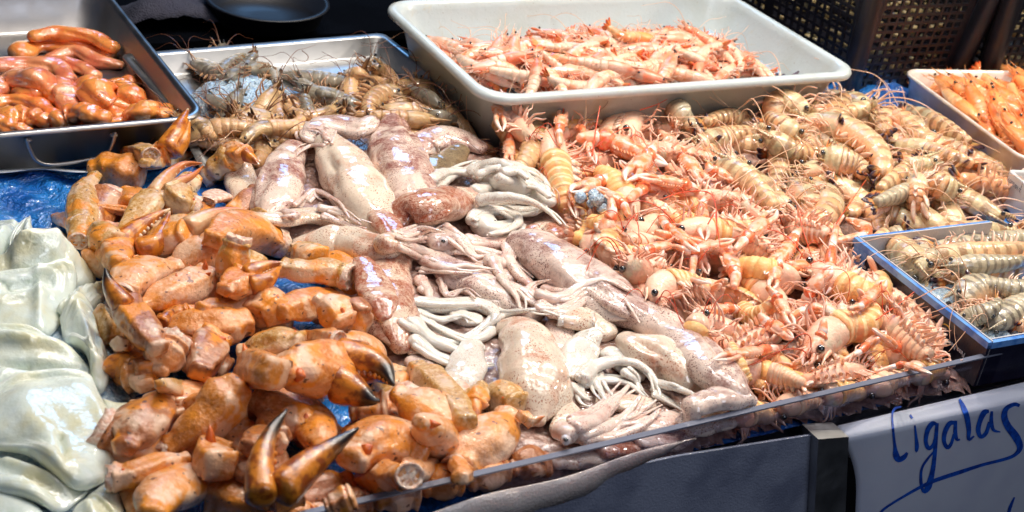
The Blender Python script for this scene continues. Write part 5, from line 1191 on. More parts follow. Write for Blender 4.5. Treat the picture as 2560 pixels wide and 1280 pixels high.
# loose claws: arm, joint and pincers
def loose(px, r, lb, lift=.012, z=(.0, .0)):
    W = chain([(x, y, r) for x, y in px], cap=.050, z0=.04, rigid=True, sink=1.0, lift=lift*.3); i = [0, 4, 6, 13]; P = [W[j, :3] for j in i]; R = W[5, 3]/.33
    P = [at(*px[j], W[i[j], 2]) for j in range(4)]
    org = P[1].copy(); root = thing('langoustine_claw', org, lb, 'langoustine claw', 'loose langoustine claws among the heap'); claw_pieces(root, org, P[0], P[1], P[2], P[3], R)
lc = [([(1270, 262), (1262, 244), (1240, 248), (1256, 328)], 13, 'white and pink claw hanging over the tub rim corner'),
 ([(1272, 300), (1275, 335), (1274, 352), (1272, 425)], 12, 'red jointed claw with pale beaded edge, leftmost of the heap'),
 ([(1450, 345), (1490, 345), (1530, 355), (1668, 412)], 26, 'large cream and orange claw pointing right'),
 ([(1400, 360), (1398, 330), (1400, 315), (1408, 272)], 13, 'pink claw standing up against the tub wall'),
 ([(1440, 320), (1450, 315), (1458, 330), (1490, 410)], 10, 'slim white pink claw hanging from the top of the heap'),
 ([(1650, 330), (1690, 365), (1708, 395), (1780, 472)], 18, 'bright pink claw with a red joint and white tip'),
 ([(1570, 500), (1595, 480), (1615, 465), (1742, 482)], 17, 'pink claw lying level in the middle of the heap'),
 ([(1770, 410), (1775, 425), (1790, 430), (1845, 455)], 16, 'orange and white claw stub beside the glossy prawn'),
 ([(1640, 580), (1700, 598), (1765, 615), (1850, 630)], 17, 'bright orange claw with a scarlet joint, centre right'),
 ([(2000, 575), (1985, 592), (1978, 612), (1912, 685)], 17, 'white claw with orange patches pointing down left'),
 ([(2092, 560), (2080, 620), (2075, 662), (2062, 735)], 14, 'claw standing upright with a red joint in front of the blue box'),
 ([(2080, 605), (2160, 590), (2168, 572), (2118, 545)], 16, 'bent pink claw resting on the corner of the blue box'),
 ([(1730, 690), (1735, 640), (1742, 620), (1770, 685)], 13, 'pink forked claw under the bright orange one'),
 ([(2110, 900), (2150, 880), (2170, 862), (2215, 828)], 11, 'thin white claw in front of the biggest curled tail'),
 ([(1960, 800), (2010, 775), (2030, 770), (2075, 775)], 14, 'short claw with an orange knob in the lower middle'),
 ([(1430, 500), (1415, 470), (1410, 455), (1440, 545)], 8, 'thin white leg like claw next to the white tentacles'),
 ([(1610, 420), (1600, 440), (1590, 450), (1550, 400)], 11, 'small pale claw above the golden langoustine'),
 ([(2190, 930), (2240, 915), (2260, 910), (2330, 935)], 9, 'red orange claw flat against the guard at the right')]
for px, r, lb in lc: loose(px, r, lb)
mb = MB(); c = at(1495, 500, .045)
for k in range(16): mb.ball(c+np.array([rng.gauss(0, .007), rng.gauss(0, .006), rng.gauss(0, .003)]), rng.uniform(.004, .0065), m=8, n=5)
solo('ice_lump', mb, 'ice', c, 'knobbly lump of ice held by a curled yellow langoustine tail', 'ice')
# ================= squid
GSQ = 'squid heaped in the middle'
def HD(px, cap=.05): return chain(px, cap=cap, sink=.8, n=8, flat=.8)
def SQ(px, mat, lb, flat=.46, cap=.046, fin=None, arms=(), head=None, eyes=(), k=0, openend=False, roll=0, armmat='squid_arm', z0=.03, hmat=None, ripple=.05, lift=0.0):
    W = chain(px, flat=flat, cap=cap, sink=.8, z0=z0, lift=lift); H = HD(head) if head else None; E = []
    for (ex, ey, er, hx) in eyes:
        j = min(range(len(H)), key=lambda q: (proj(H[q, :3])[0]-ex)**2+(proj(H[q, :3])[1]-ey)**2); p = at(ex, ey, H[j, 2]+H[j, 3]*.45); E.append(np.array([*p, pxm(er, p)]))
    rs = random.Random(k+77); A = [arm(a, r0, r1, lift=.002) for a, r0, r1 in arms]
    for a, r0, r1 in arms:
        for q in range(2):
            ox, oy = rs.gauss(0, 9), rs.gauss(0, 8); A.append(arm([(x+ox+rs.gauss(0, 5), y+oy+rs.gauss(0, 5)) for x, y in a], r0*rs.uniform(.4, .7), r1*rs.uniform(.3, .6), lift=.001+.003*rs.random()))
    squid(W, mat, lb, fin=fin, arms=A, seed=k, flat=flat, roll=roll, head=H, eyes=E, openend=openend, armmat=armmat, group=GSQ, hmat=hmat, ripple=ripple)
SQ([(1170, 940, 24), (1200, 985, 40), (1240, 1010, 40)], 'squid_white', 'white squid flesh between the crab shell and the rounded squid', k=70, cap=.026)
SQ([(1395, 1000, 26), (1420, 1040, 40), (1400, 1075, 30)], 'squid_cream', 'cream squid lump right of the rounded squid, above the dark eye', k=71, cap=.026)
SQ([(1560, 1075, 26), (1620, 1065, 36), (1690, 1050, 30)], 'squid_arm', 'pinkish squid flesh against the guard under the loop of arms', k=72, cap=.024)
SQ([(1030, 900, 24), (1060, 930, 36), (1050, 960, 26)], 'squid_lilac', 'shadowy squid piece left of the ring of arms', k=73, cap=.022)
SQ([(1500, 1000, 26), (1560, 1010, 34), (1620, 1010, 26)], 'squid_cream', 'squid flesh glimpsed under the loop of white arms', k=74, cap=.022)
SQ([(1420, 770, 26), (1400, 820, 38), (1400, 870, 30)], 'squid_lilac', 'lilac squid flesh between the rounded squid and the open head end', k=75, cap=.026)
SQ([(1040, 880, 22), (1010, 830, 34), (1030, 780, 26)], 'squid_cream', 'cream flesh squeezed between hanging squid and ring of arms', k=76, cap=.024)
SQ([(1400, 590, 24), (1370, 570, 34), (1330, 580, 24)], 'squid_rust', 'orange brown squid end under the langoustine claws', k=77, cap=.03)
SQ([(1150, 640, 24), (1200, 660, 36), (1270, 690, 34)], 'squid_lilac', 'mauve squid skin showing beneath the tangled arms', k=78, cap=.026)
SQ([(930, 300, 22), (900, 320, 34), (850, 312, 40), (800, 316, 36), (770, 340, 18)], 'squid_lilac', 'small lilac squid body at the back, half hidden behind the large cream one', k=1)
SQ([(1205, 372, 22), (1160, 352, 40), (1105, 345, 46), (1055, 360, 40), (1042, 385, 20)], 'squid_brown', 'brown streaked squid body turned across near the tub corner', k=2)
SQ([(1155, 372, 24), (1120, 402, 40), (1085, 428, 46), (1060, 448, 26)], 'squid_olive', 'dark olive squid lump in front of the brown streaked body', k=3)
SQ([(598, 395, 26), (600, 440, 38), (622, 500, 42), (650, 545, 26)], 'squid_cream', 'leftmost squid body, pale, touching the crab pieces', k=4)
SQ([(735, 372, 34), (712, 420, 50), (695, 480, 54), (676, 530, 42), (665, 560, 18)], 'squid_brown', 'dark red blotched squid body, second from the left', k=5, flat=.7)
SQ([(822, 352, 34), (850, 400, 62), (890, 460, 72), (930, 525, 70), (962, 585, 36)], 'squid_cream', 'large plain cream squid body at the upper left of the squid', k=6, flat=.68, arms=[([(815, 360), (770, 350), (755, 330), (800, 310), (838, 318)], 7, 4), ([(812, 365), (775, 365), (742, 385)], 6, 4), ([(820, 350), (800, 325), (770, 320)], 6, 3), ([(830, 345), (845, 320), (828, 305)], 5, 3)])
SQ([(990, 296, 32), (985, 330, 44), (990, 380, 68), (1012, 440, 74), (1035, 505, 66), (1050, 570, 34)], 'squid_brown', 'big squid body with dark purple streaks pointing away to the tub', k=7, flat=.7)
SQ([(1190, 480, 18), (1160, 500, 38), (1110, 510, 52), (1062, 520, 58), (1020, 530, 50), (1000, 560, 24)], 'squid_rust', 'rust brown squid body with a pale knob at its right end', k=8, flat=.75)
SQ([(1210, 440, 36), (1270, 440, 54), (1330, 470, 44), (1372, 505, 22)], 'squid_white', 'bundle of bluish white squid arms below the tub corner', k=9, flat=.6, armmat='squid_white',
   arms=[([(1075, 450), (1110, 432), (1160, 432), (1200, 446)], 13, 12), ([(1090, 470), (1130, 440), (1200, 418), (1262, 428)], 10, 12), ([(1180, 430), (1240, 408), (1290, 425), (1318, 445)], 15, 10), ([(1200, 500), (1270, 492), (1330, 505), (1372, 530), (1402, 560)], 14, 6), ([(1190, 480), (1250, 462), (1330, 462), (1372, 492)], 15, 12), ([(1230, 520), (1300, 528), (1350, 520), (1378, 480), (1360, 445)], 13, 10), ([(1260, 430), (1320, 425), (1362, 450), (1372, 480)], 12, 8), ([(1250, 445), (1290, 455), (1310, 470)], 12, 10)])
SQ([(1225, 520, 20), (1205, 548, 32), (1230, 575, 30), (1280, 565, 20)], 'squid_white', 'curled white squid tube with a yellow inside', k=10, flat=.7, armmat='squid_white', arms=[([(1180, 552), (1195, 532), (1240, 526), (1285, 535), (1296, 555), (1270, 575), (1225, 585)], 13, 10)])
SQ([(935, 528, 20), (960, 552, 36), (985, 590, 30)], 'squid_rust', 'small orange brown squid end between the cream bodies', k=11)
SQ([(640, 540, 16), (700, 548, 26), (760, 540, 34), (830, 545, 36), (870, 560, 22)], 'squid_cream', 'wrinkled pale squid head left of the curved eye one', k=12, arms=[([(760, 500), (790, 480), (835, 500), (860, 540)], 9, 7), ([(745, 520), (770, 490), (820, 490)], 8, 6), ([(740, 540), (710, 530), (680, 540), (650, 552)], 10, 6), ([(880, 540), (905, 528), (930, 545), (935, 575)], 6, 5), ([(800, 520), (850, 530), (900, 560)], 9, 6), ([(810, 540), (860, 560), (915, 572)], 9, 6)])
SQ([(985, 622, 36), (930, 625, 52), (860, 610, 56), (795, 610, 46), (745, 612, 22)], 'squid_cream', 'pale squid with a silver eye beside its long arms, left centre', k=13, flat=.72,
   head=[(960, 612, 34), (990, 606, 34), (1020, 600, 24)], eyes=[(984, 602, 11, 0)], arms=[([(1010, 602), (1060, 596), (1110, 612), (1150, 628)], 10, 5), ([(1010, 590), (1060, 570), (1110, 580)], 9, 4), ([(1015, 612), (1080, 632), (1150, 632), (1190, 628)], 12, 7), ([(1000, 620), (1060, 645), (1120, 650)], 9, 5), ([(985, 580), (1040, 590), (1100, 560)], 7, 3)])
SQ([(1000, 640, 34), (975, 690, 52), (975, 750, 56), (985, 810, 50), (1000, 865, 26)], 'squid_rust', 'squid hanging down with an orange flap, next to the crab claws', k=14, flat=.8, fin=[(1, 1.0), (-1, .8)])
SQ([(905, 650, 22), (930, 700, 44), (950, 750, 44), (960, 790, 22)], 'squid_rust', 'shiny orange brown squid patch between crab claws and hanging squid', k=15)
SQ([(1080, 640, 30), (1140, 680, 52), (1200, 710, 58), (1270, 740, 58), (1330, 780, 40)], 'squid_lilac', 'purple brown squid body under the tangled arms in the centre', k=16, head=[(1085, 605, 28), (1115, 608, 32), (1150, 610, 26)], eyes=[(1108, 604, 13, 0)],
   arms=[([(1110, 572), (1150, 600), (1180, 640), (1210, 640)], 15, 8), ([(1170, 600), (1220, 610), (1262, 612), (1270, 640), (1240, 658)], 13, 16), ([(1220, 650), (1260, 655), (1280, 630), (1262, 612)], 14, 10), ([(1060, 650), (1110, 670), (1160, 665), (1225, 672)], 12, 7), ([(1055, 672), (1110, 680), (1180, 682)], 7, 5), ([(1050, 700), (1070, 730), (1072, 770)], 13, 7), ([(1100, 700), (1120, 740), (1160, 725), (1188, 745)], 8, 5), ([(1230, 650), (1260, 700), (1290, 740), (1300, 770)], 11, 6), ([(1270, 650), (1300, 690), (1330, 720), (1320, 760)], 12, 6), ([(1250, 690), (1280, 730), (1310, 745)], 8, 5), ([(1150, 620), (1230, 630), (1290, 650), (1330, 690)], 10, 6)])
SQ([(1285, 600, 34), (1335, 620, 62), (1400, 660, 74), (1470, 710, 76), (1545, 760, 66), (1620, 800, 44)], 'squid_lilac', 'longest lilac squid body lying diagonally beside the langoustines', k=17, flat=.66)
SQ([(1590, 770, 34), (1640, 810, 58), (1710, 865, 66), (1780, 925, 62), (1850, 985, 40), (1890, 1010, 18)], 'squid_lilac', 'squid body with a dark glossy edge ending near the guard', k=18, flat=.66)
SQ([(1560, 850, 30), (1610, 880, 56), (1670, 905, 62), (1725, 945, 56), (1765, 985, 28)], 'squid_cream', 'plump cream and brown squid body at the lower right of the squid', k=19, flat=.75)
SQ([(1305, 728, 22), (1360, 760, 30), (1420, 770, 30)], 'squid_arm', 'curled pink arms draped over the long lilac squid', k=20,
   arms=[([(1345, 750), (1400, 765), (1440, 730), (1500, 712), (1560, 740), (1600, 790)], 15, 10), ([(1345, 735), (1400, 745), (1450, 715), (1510, 700), (1570, 725)], 12, 8), ([(1350, 765), (1410, 785), (1460, 745), (1510, 735), (1560, 765), (1580, 800)], 14, 8), ([(1360, 720), (1410, 728), (1460, 700), (1500, 695)], 9, 6), ([(1370, 780), (1430, 770), (1480, 750), (1530, 770)], 12, 9), ([(1340, 745), (1320, 730), (1330, 710), (1370, 700)], 8, 4)])
SQ([(1250, 820, 22), (1290, 830, 50), (1325, 880, 76), (1335, 950, 80), (1340, 1010, 56), (1345, 1050, 22)], 'squid_cream', 'rounded pink cream squid body hanging in the lower centre', k=21, flat=.72)
SQ([(1410, 790, 40), (1470, 800, 52), (1505, 830, 40)], 'squid_cream', 'squid head end with a brown rim, centre right', k=22, openend=True)
SQ([(1490, 830, 20), (1462, 860, 42), (1440, 905, 44), (1430, 940, 20)], 'squid_white', 'white bulging squid piece with an olive stain below the squid head end', k=23)
SQ([(1520, 880, 28), (1550, 900, 32), (1590, 940, 26)], 'squid_white', 'loop of thick white arms at the lower right', k=24, armmat='squid_white', cap=.036,
   arms=[([(1455, 945), (1490, 915), (1550, 902), (1610, 918), (1640, 955), (1650, 990)], 15, 8), ([(1460, 960), (1510, 950), (1570, 960), (1610, 990)], 11, 7), ([(1430, 965), (1455, 990), (1475, 1000)], 10, 6), ([(1480, 930), (1500, 975), (1520, 1010)], 10, 6), ([(1640, 960), (1690, 970), (1745, 990)], 12, 8), ([(1640, 985), (1680, 1010), (1720, 1020)], 11, 7), ([(1560, 930), (1590, 950), (1600, 985)], 9, 6)])
SQ([(1120, 760, 18), (1150, 790, 30), (1190, 800, 24)], 'squid_white', 'ring of smooth white arms, left centre', k=25, armmat='squid_white',
   arms=[([(1045, 760), (1110, 765), (1190, 760), (1240, 785), (1235, 820), (1190, 850), (1130, 835), (1060, 800), (1030, 780)], 17, 12), ([(1030, 810), (1080, 850), (1150, 875), (1210, 872)], 18, 10), ([(1035, 850), (1090, 890), (1160, 910), (1230, 910)], 15, 8), ([(1040, 780), (1100, 800), (1150, 790), (1180, 800)], 11, 7), ([(1250, 780), (1220, 810), (1180, 840), (1130, 850)], 12, 7), ([(1255, 790), (1300, 778), (1350, 775), (1400, 790)], 7, 4)])
SQ([(1180, 860, 30), (1160, 930, 50), (1130, 990, 40)], 'squid_white', 'smooth white squid flesh below the ring of arms', k=26, cap=.030)
SQ([(1425, 1085, 34), (1470, 1060, 38), (1500, 1040, 22)], 'squid_arm', 'pink squid head with a dark eye against the guard', k=27, hmat='squid_arm', head=[(1400, 1075, 30), (1425, 1085, 32)], eyes=[(1414, 1100, 14, 0)],
   arms=[([(1440, 1070), (1500, 1040), (1540, 1000), (1570, 965)], 16, 8), ([(1450, 1085), (1520, 1065), (1570, 1030), (1600, 990)], 15, 7), ([(1460, 1098), (1540, 1090), (1610, 1060), (1650, 1025)], 15, 8), ([(1450, 1060), (1510, 1010), (1550, 980)], 10, 5), ([(1540, 1050), (1600, 1030), (1640, 1000)], 9, 5), ([(1430, 1050), (1480, 1025), (1520, 990)], 11, 6), ([(1500, 1080), (1570, 1060), (1630, 1050)], 9, 4)])
SQ([(1700, 1060, 20), (1750, 1035, 34), (1810, 1015, 40), (1870, 1000, 30)], 'squid_lilac', 'pale jelly like squid slime heaped against the guard', k=28, cap=.034, flat=.6)

# ================= crab
GC = 'crab claw pieces heaped at the left'
class CrabT: pass
cts = []
for k, (L_, R_, mt) in enumerate(((.052, .0135, 'crab_red'), (.044, .015, 'crab_orange'), (.060, .0125, 'crab_pink'), (.040, .014, 'crab_tan'), (.056, .014, 'crab_red'))):
    T = CrabT(); T.W = tmpl_spine(L_, R_, .4); T.kind = 'crab'; T.curl = 0; T.used = False
    T.root, _, _ = crab_seg(T.W, mt, None, group=None, root=None, seed=300+k, flat=.85); T.root.location = (0, 0, 0)
    for c_ in children(T.root): c_.data.transform(Matrix.Translation(Vector(T.W[8, :3].tolist())))
    for c_ in children(T.root):
        for e_ in children(c_): e_.data.transform(Matrix.Translation(Vector(T.W[8, :3].tolist())))
    ALL.remove(T.root); cts.append(T)
CFP = [(260, 500), (480, 430), (610, 480), (640, 560), (880, 680), (900, 860), (1100, 1010), (1200, 1150), (900, 1220), (640, 1270), (350, 1270), (310, 1050), (280, 800), (220, 580)]
its = []; fill(CFP, 34, cts, .014, .85, 1.15, GC, .014, its, sink=.8)
for q in range(len(its)): its[q] = (its[q][0], 'half buried')
autolabel(its, 'crab piece low in the left heap', 7)
_kc = [0]
def CS(px, mat, lb, **k):
    _kc[0] += 1; return crab_seg(px, mat, lb, group=GC, seed=_kc[0], **k)
def CC(palm, fingers, mat, fmat, lb, **k):
    _kc[0] += 1; return crab_claw(palm, fingers, mat, fmat, lb, group=GC, seed=_kc[0], **k)
# hidden underlayer pieces, low in the heap
for k, (px, mt, lb) in enumerate((
 ([(140, 545, 18), (200, 560, 26)], 'crab_pink', 'pinkish crab piece resting on the blue sheet by the fillets'),
 ([(240, 515, 12), (330, 530, 14)], 'crab_orange', 'dark striped crab leg lying on the blue sheet'),
 ([(300, 870, 30), (340, 900, 36), (370, 930, 28)], 'crab_red', 'brown crab piece deep in the heap behind the pointed shell'),
 ([(430, 860, 36), (520, 900, 44), (560, 930, 36)], 'crab_red', 'reddish crab piece deep in the middle of the heap'),
 ([(640, 1000, 40), (720, 1040, 46), (780, 1080, 36)], 'crab_red', 'dark crab piece under the black tipped claw'),
 ([(900, 760, 34), (880, 820, 40), (870, 860, 30)], 'crab_red', 'shadowed crab piece left of the hanging squid'),
 ([(450, 1080, 34), (500, 1100, 38)], 'crab_red', 'dark crab piece beside the dotted brown shell'),
 ([(580, 1170, 34), (640, 1180, 38)], 'crab_red', 'shadowed crab piece behind the upright pincers'),
 ([(880, 1030, 34), (960, 1020, 40)], 'crab_pink', 'pale crab piece behind the orange palm with a ridge'),
 ([(380, 640, 34), (420, 600, 38), (500, 560, 34)], 'crab_tan', 'tan crab piece deep behind the double pincers'),
 ([(500, 790, 34), (580, 780, 36), (660, 770, 34)], 'crab_orange', 'orange crab piece under the pale dotted segment'),
 ([(740, 620, 30), (790, 650, 34)], 'crab_tan', 'greyish crab piece beneath the pale squid head'))): CS(px, mt, lb)
CC([(330, 395, 26), (370, 400, 34), (410, 385, 34)], [([(420, 375), (445, 330), (470, 272)], 30, .022), ([(440, 380), (462, 345), (475, 300)], 18, .020)], 'crab_amber', 'crab_finger', 'toothed orange pincers sticking up in front of the roe tray', ends=(0, .008), lift=.006, fz=.006)
CS([(312, 385, 24), (345, 378, 26), (375, 388, 22)], 'crab_tan', 'small knobbly crab joint behind the cream knuckle', open1=True)
CS([(225, 425, 34), (270, 425, 48), (320, 435, 50), (350, 440, 34)], 'crab_orange', 'big orange and cream crab knuckle at the upper left', spikes=((.65, -150, 1.0, .34), (.3, 60, .4, .3)))
CS([(238, 440, 26), (212, 480, 35), (206, 530, 38), (202, 575, 30), (196, 600, 22)], 'crab_tan', 'hanging crab leg segment in cream and orange, leftmost of the heap', open1=True, ends=(.01, -.002))
CC([(290, 600, 18), (330, 560, 28), (372, 510, 34), (385, 490, 26)], [([(385, 488), (420, 440), (460, 412), (505, 408)], 22, .01), ([(400, 500), (440, 460), (480, 440), (508, 415)], 17, .006)], 'crab_tan', 'crab_finger_pale', 'speckled tan claw with curved fingers pointing right', open0=True)
CC([(360, 408, 20), (400, 402, 20), (430, 396, 18)], [([(430, 398), (465, 390), (500, 380)], 15, .004)], 'crab_tan', 'crab_finger_pale', 'flat pale crab finger across the back of the heap', teeth=False)
CS([(520, 440, 30), (552, 415, 42), (580, 395, 40), (600, 380, 20)], 'crab_tan', 'olive tan crab segment beside the leftmost squid', open0=True)
CC([(545, 400, 20), (575, 378, 26), (610, 385, 26)], [([(612, 385), (632, 398), (648, 412)], 16, -.002)], 'crab_orange', 'crab_finger', 'bright orange shell flap in front of the grey prawns', teeth=False)
CS([(425, 470, 30), (450, 500, 36), (480, 515, 32)], 'crab_tan', 'ribbed tan crab segment below the olive one', open1=True)
CS([(520, 500, 26), (555, 490, 34), (585, 510, 26)], 'crab_flesh', 'translucent grey piece of empty shell', flat=.35, open0=True)
CS([(225, 600, 20), (250, 590, 34), (280, 610, 34)], 'crab_tan', 'smooth cream crab piece above the long finger', spikes=((.5, 60, .4, .3),))
CC([(300, 660, 34), (290, 630, 46), (300, 615, 44)], [([(300, 612), (340, 575), (385, 545), (425, 522)], 30, .012), ([(350, 625), (390, 610), (410, 570), (425, 528)], 28, .010)], 'crab_amber', 'crab_finger', 'double pincers with a yellow inside pointing up right', lift=.006, fz=.008)
CC([(385, 610, 30), (430, 600, 42), (470, 580, 42)], [([(470, 575), (520, 548), (570, 530), (612, 524)], 30, .006)], 'crab_pink', 'crab_finger_pale', 'long pale finger curving right to an orange tip', teeth=False)
CS([(530, 600, 30), (580, 580, 46), (640, 585, 52), (690, 605, 38)], 'crab_orange', 'domed orange pink crab shell below the leftmost squid', spikes=((.1, 100, .5, .3),))
CS([(430, 700, 30), (470, 660, 42), (510, 630, 44), (535, 610, 34)], 'crab_pink', 'smooth pinkish cream crab segment in the middle of the back rows', lift=.004)
CS([(440, 665, 36), (380, 680, 46), (325, 710, 46), (305, 735, 34)], 'crab_pink', 'black dotted crab piece with a dark bruised end', open1=True, lift=.006)
CS([(578, 720, 36), (582, 680, 40), (588, 640, 36), (596, 605, 28)], 'crab_tan', 'upright crab leg tube with a round open top', open1=True, ends=(0, .022), flat=.95, noise=.02)
CC([(560, 725, 30), (590, 715, 38), (620, 700, 38)], [([(620, 690), (660, 670), (705, 655)], 26, .008), ([(630, 715), (670, 700), (705, 662)], 24, .004)], 'crab_amber', 'crab_finger', 'beak shaped open orange pincers pointing right', lift=.008, fz=.006)
CS([(705, 670, 30), (760, 680, 34), (820, 680, 34), (862, 690, 36)], 'crab_tan', 'pale orange leg segment pointing at the silver eyed squid', open1=True)
CS([(850, 760, 38), (865, 810, 44), (880, 850, 34)], 'crab_pink', 'pinkish crab segment in shade at the right of the heap')
CC([(395, 870, 40), (345, 810, 40), (310, 760, 34)], [([(308, 765), (275, 715), (262, 670)], 30, .018)], 'crab_red', 'crab_finger_dark', 'long curved red brown finger beside the white fillets', teeth=False, lift=.014, fz=.006)
CS([(350, 770, 20), (390, 750, 38), (440, 730, 42), (480, 715, 40), (520, 690, 36)], 'crab_pink', 'pink crab segment ending in an orange crown of spikes', spikes=((.95, 0, .8, .3), (.85, 40, .7, .3), (.9, -50, .7, .3), (.55, -20, .5, .2)), lift=.004)
CC([(400, 800, 30), (440, 790, 30), (470, 780, 26)], [([(470, 782), (500, 775), (520, 770)], 18, 0)], 'crab_orange', 'crab_finger', 'small amber finger under the pink spiked segment', teeth=False)
CS([(500, 770, 22), (540, 775, 34), (590, 785, 36), (620, 790, 26)], 'crab_pink', 'pale crab segment with one black spot in the centre of the heap', lift=.006)
CS([(615, 765, 36), (655, 765, 50), (695, 780, 42)], 'crab_orange', 'faceted orange crab knuckle in the centre of the heap', spikes=((.35, 30, .55, .35), (.9, -20, .35, .3)), lift=.008)
CS([(700, 780, 36), (750, 765, 40), (800, 750, 36), (830, 745, 30)], 'crab_orange', 'orange leg segment right of the faceted knuckle', open1=True, lift=.004)
CS([(790, 745, 26), (830, 775, 40), (860, 810, 34)], 'crab_pink', 'flattened pale crab segment right of the orange leg')
CC([(400, 810, 40), (480, 820, 48), (560, 815, 46), (620, 800, 34)], [([(405, 810), (430, 785), (470, 780)], 20, 0)], 'crab_orange', 'crab_finger_dark', 'broad shadowed orange palm under the knuckle', teeth=False)
CC([(365, 965, 30), (345, 935, 48), (320, 935, 44)], [([(320, 925), (285, 915), (252, 922)], 40, .006)], 'crab_orange', 'crab_finger', 'pointed amber shell tip aimed at the biggest fillet', teeth=False)
CS([(300, 860, 26), (330, 870, 30)], 'crab_tan', 'small yellowish crab knob above the pointed shell')
CS([(400, 930, 34), (412, 890, 50), (432, 860, 40)], 'crab_pink', 'rounded two lobed crab piece with a white broken edge', open1=True, lift=.004)
CS([(500, 930, 36), (510, 890, 48), (530, 850, 46)], 'crab_red', 'mottled red brown crab segment behind the spined knuckles', lift=.002)
CS([(600, 880, 30), (650, 870, 42), (710, 862, 42), (755, 860, 32)], 'crab_tan', 'smooth pale crab segment with a bright highlight, mid heap', lift=.004)
CS([(760, 850, 26), (800, 845, 30), (840, 850, 24)], 'crab_orange', 'small speckled crab joint right of the smooth pale segment', open1=True)
CS([(860, 860, 30), (900, 880, 50), (930, 930, 44)], 'crab_pink', 'lilac pink crab shell behind the black tipped claw')
CS([(400, 960, 24), (440, 975, 28)], 'crab_tan', 'pale stub among the claws beside the biggest fillet')
CS([(310, 1120, 46), (345, 1070, 62), (385, 1030, 50), (400, 1000, 30)], 'crab_red', 'broad brown shell with dark dots next to the biggest fillet', flat=.7)
CC([(520, 990, 22), (490, 1005, 26), (465, 1015, 22)], [([(465, 1005), (430, 1003), (400, 998)], 14, .004), ([(462, 1030), (430, 1035), (402, 1018)], 14, .002)], 'crab_orange', 'crab_finger_pale', 'small toothed pale pincers open to the left')
CC([(700, 930, 62), (750, 925, 70), (820, 925, 74), (860, 930, 70)], [([(850, 905), (910, 910), (955, 925), (984, 962)], 54, .006), ([(850, 960), (900, 985), (930, 1000), (950, 1002)], 46, .002)], 'crab_amber', 'crab_finger_dark', 'largest orange claw with glossy black tips, in front', lift=.016, fz=.008, flat=.85, spikes=((.1, 80, .3, .3),))
CS([(610, 940, 50), (650, 925, 56), (690, 935, 46)], 'crab_orange', 'spined orange knuckle joined to the largest claw', spikes=((.25, 10, .8, .34), (.8, 60, .3, .3)), lift=.012)
CS([(600, 960, 44), (560, 1000, 66), (520, 1050, 60), (460, 1100, 44), (425, 1125, 36)], 'crab_orange', 'long glossy amber arm segment running down left from the knuckle', open1=True, spikes=((.2, 50, .5, .3), (.95, 60, .4, .3)), lift=.010)
CS([(700, 1090, 30), (680, 1060, 34), (730, 1040, 36)], 'crab_red', 'deep brown crab piece in the shadow behind the pincers')
CC([(810, 1120, 40), (790, 1080, 46), (775, 1050, 40)], [([(790, 1040), (825, 1050), (835, 1085), (810, 1110)], 16, .004)], 'crab_orange', 'crab_finger', 'ring shaped orange finger in the shade right of the upright pincers', teeth=False)
CS([(990, 980, 40), (1060, 1030, 58), (1130, 1070, 52), (1165, 1095, 30)], 'crab_pink', 'long pinkish crab palm sloping down to the right', lift=.002)
CS([(1040, 920, 30), (1080, 960, 46), (1130, 1010, 42), (1165, 1060, 26)], 'crab_tan', 'rough cream edged crab shell below the white squid arms')
CS([(540, 1120, 46), (520, 1145, 50), (550, 1165, 44)], 'crab_orange', 'brown spotted knuckle with one orange spike, lower left', spikes=((.3, 10, .9, .36),), lift=.006)
CS([(470, 1145, 26), (400, 1165, 32), (330, 1190, 32), (285, 1195, 36)], 'crab_orange', 'leg segment with a torn pink end touching the fillets', open1=True, lift=.004)
CS([(620, 1120, 30), (660, 1100, 36), (700, 1110, 30)], 'crab_red', 'brown curved crab piece left of the upright pincers')
CC([(380, 1290, 44), (400, 1240, 48), (470, 1210, 50), (540, 1205, 46)], [([(540, 1205), (585, 1210), (615, 1228)], 34, 0)], 'crab_pink', 'crab_finger_pale', 'smooth pinkish crab claw at the bottom edge', teeth=False, lift=.006)
CC([(880, 1150, 56), (930, 1115, 66), (1000, 1115, 66), (1055, 1140, 52)], [([(890, 1100), (870, 1080), (850, 1090)], 28, .0)], 'crab_orange', 'crab_finger', 'big smooth orange palm with a ridge, right of the upright pincers', teeth=False, lift=.006, spikes=((.15, 40, .3, .3),))
CS([(1050, 1055, 34), (1085, 1085, 52), (1115, 1120, 44)], 'crab_pink', 'round pale knuckle with an orange spike beside the big palm', spikes=((.1, 70, .7, .36),), lift=.008)
CS([(1200, 985, 28), (1250, 990, 44), (1290, 1010, 38)], 'crab_tan', 'olive yellow joint on top of the front crab leg', lift=.006)
CC([(1205, 960, 20), (1190, 990, 28), (1185, 1010, 26)], [([(1185, 1010), (1190, 1040), (1196, 1070)], 20, -.004)], 'crab_tan', 'crab_finger', 'small yellow crab finger pointing down beside the olive joint', teeth=False)
CS([(1270, 1040, 50), (1240, 1085, 62), (1190, 1130, 62), (1150, 1170, 44)], 'crab_pink', 'thick pink crab leg segment standing near the guard', lift=.006, open1=True)
CC([(1150, 1195, 24), (1175, 1170, 26)], [([(1170, 1165), (1195, 1150), (1210, 1120)], 15, .004), ([(1130, 1165), (1160, 1150), (1190, 1140)], 14, .004)], 'crab_orange', 'crab_finger', 'small broken crab finger at the foot of the thick pink leg')
CS([(860, 1215, 30), (940, 1200, 34), (1020, 1190, 34)], 'crab_orange', 'orange crab leg lying along the guard')
CS([(1030, 1190, 30), (1065, 1165, 36), (1100, 1160, 28)], 'crab_pink', 'pale angular crab joint against the guard', spikes=((.6, 10, .5, .4),))
CS([(820, 1270, 30), (880, 1245, 34)], 'crab_red', 'reddish crab stub in the corner between pincers and guard')
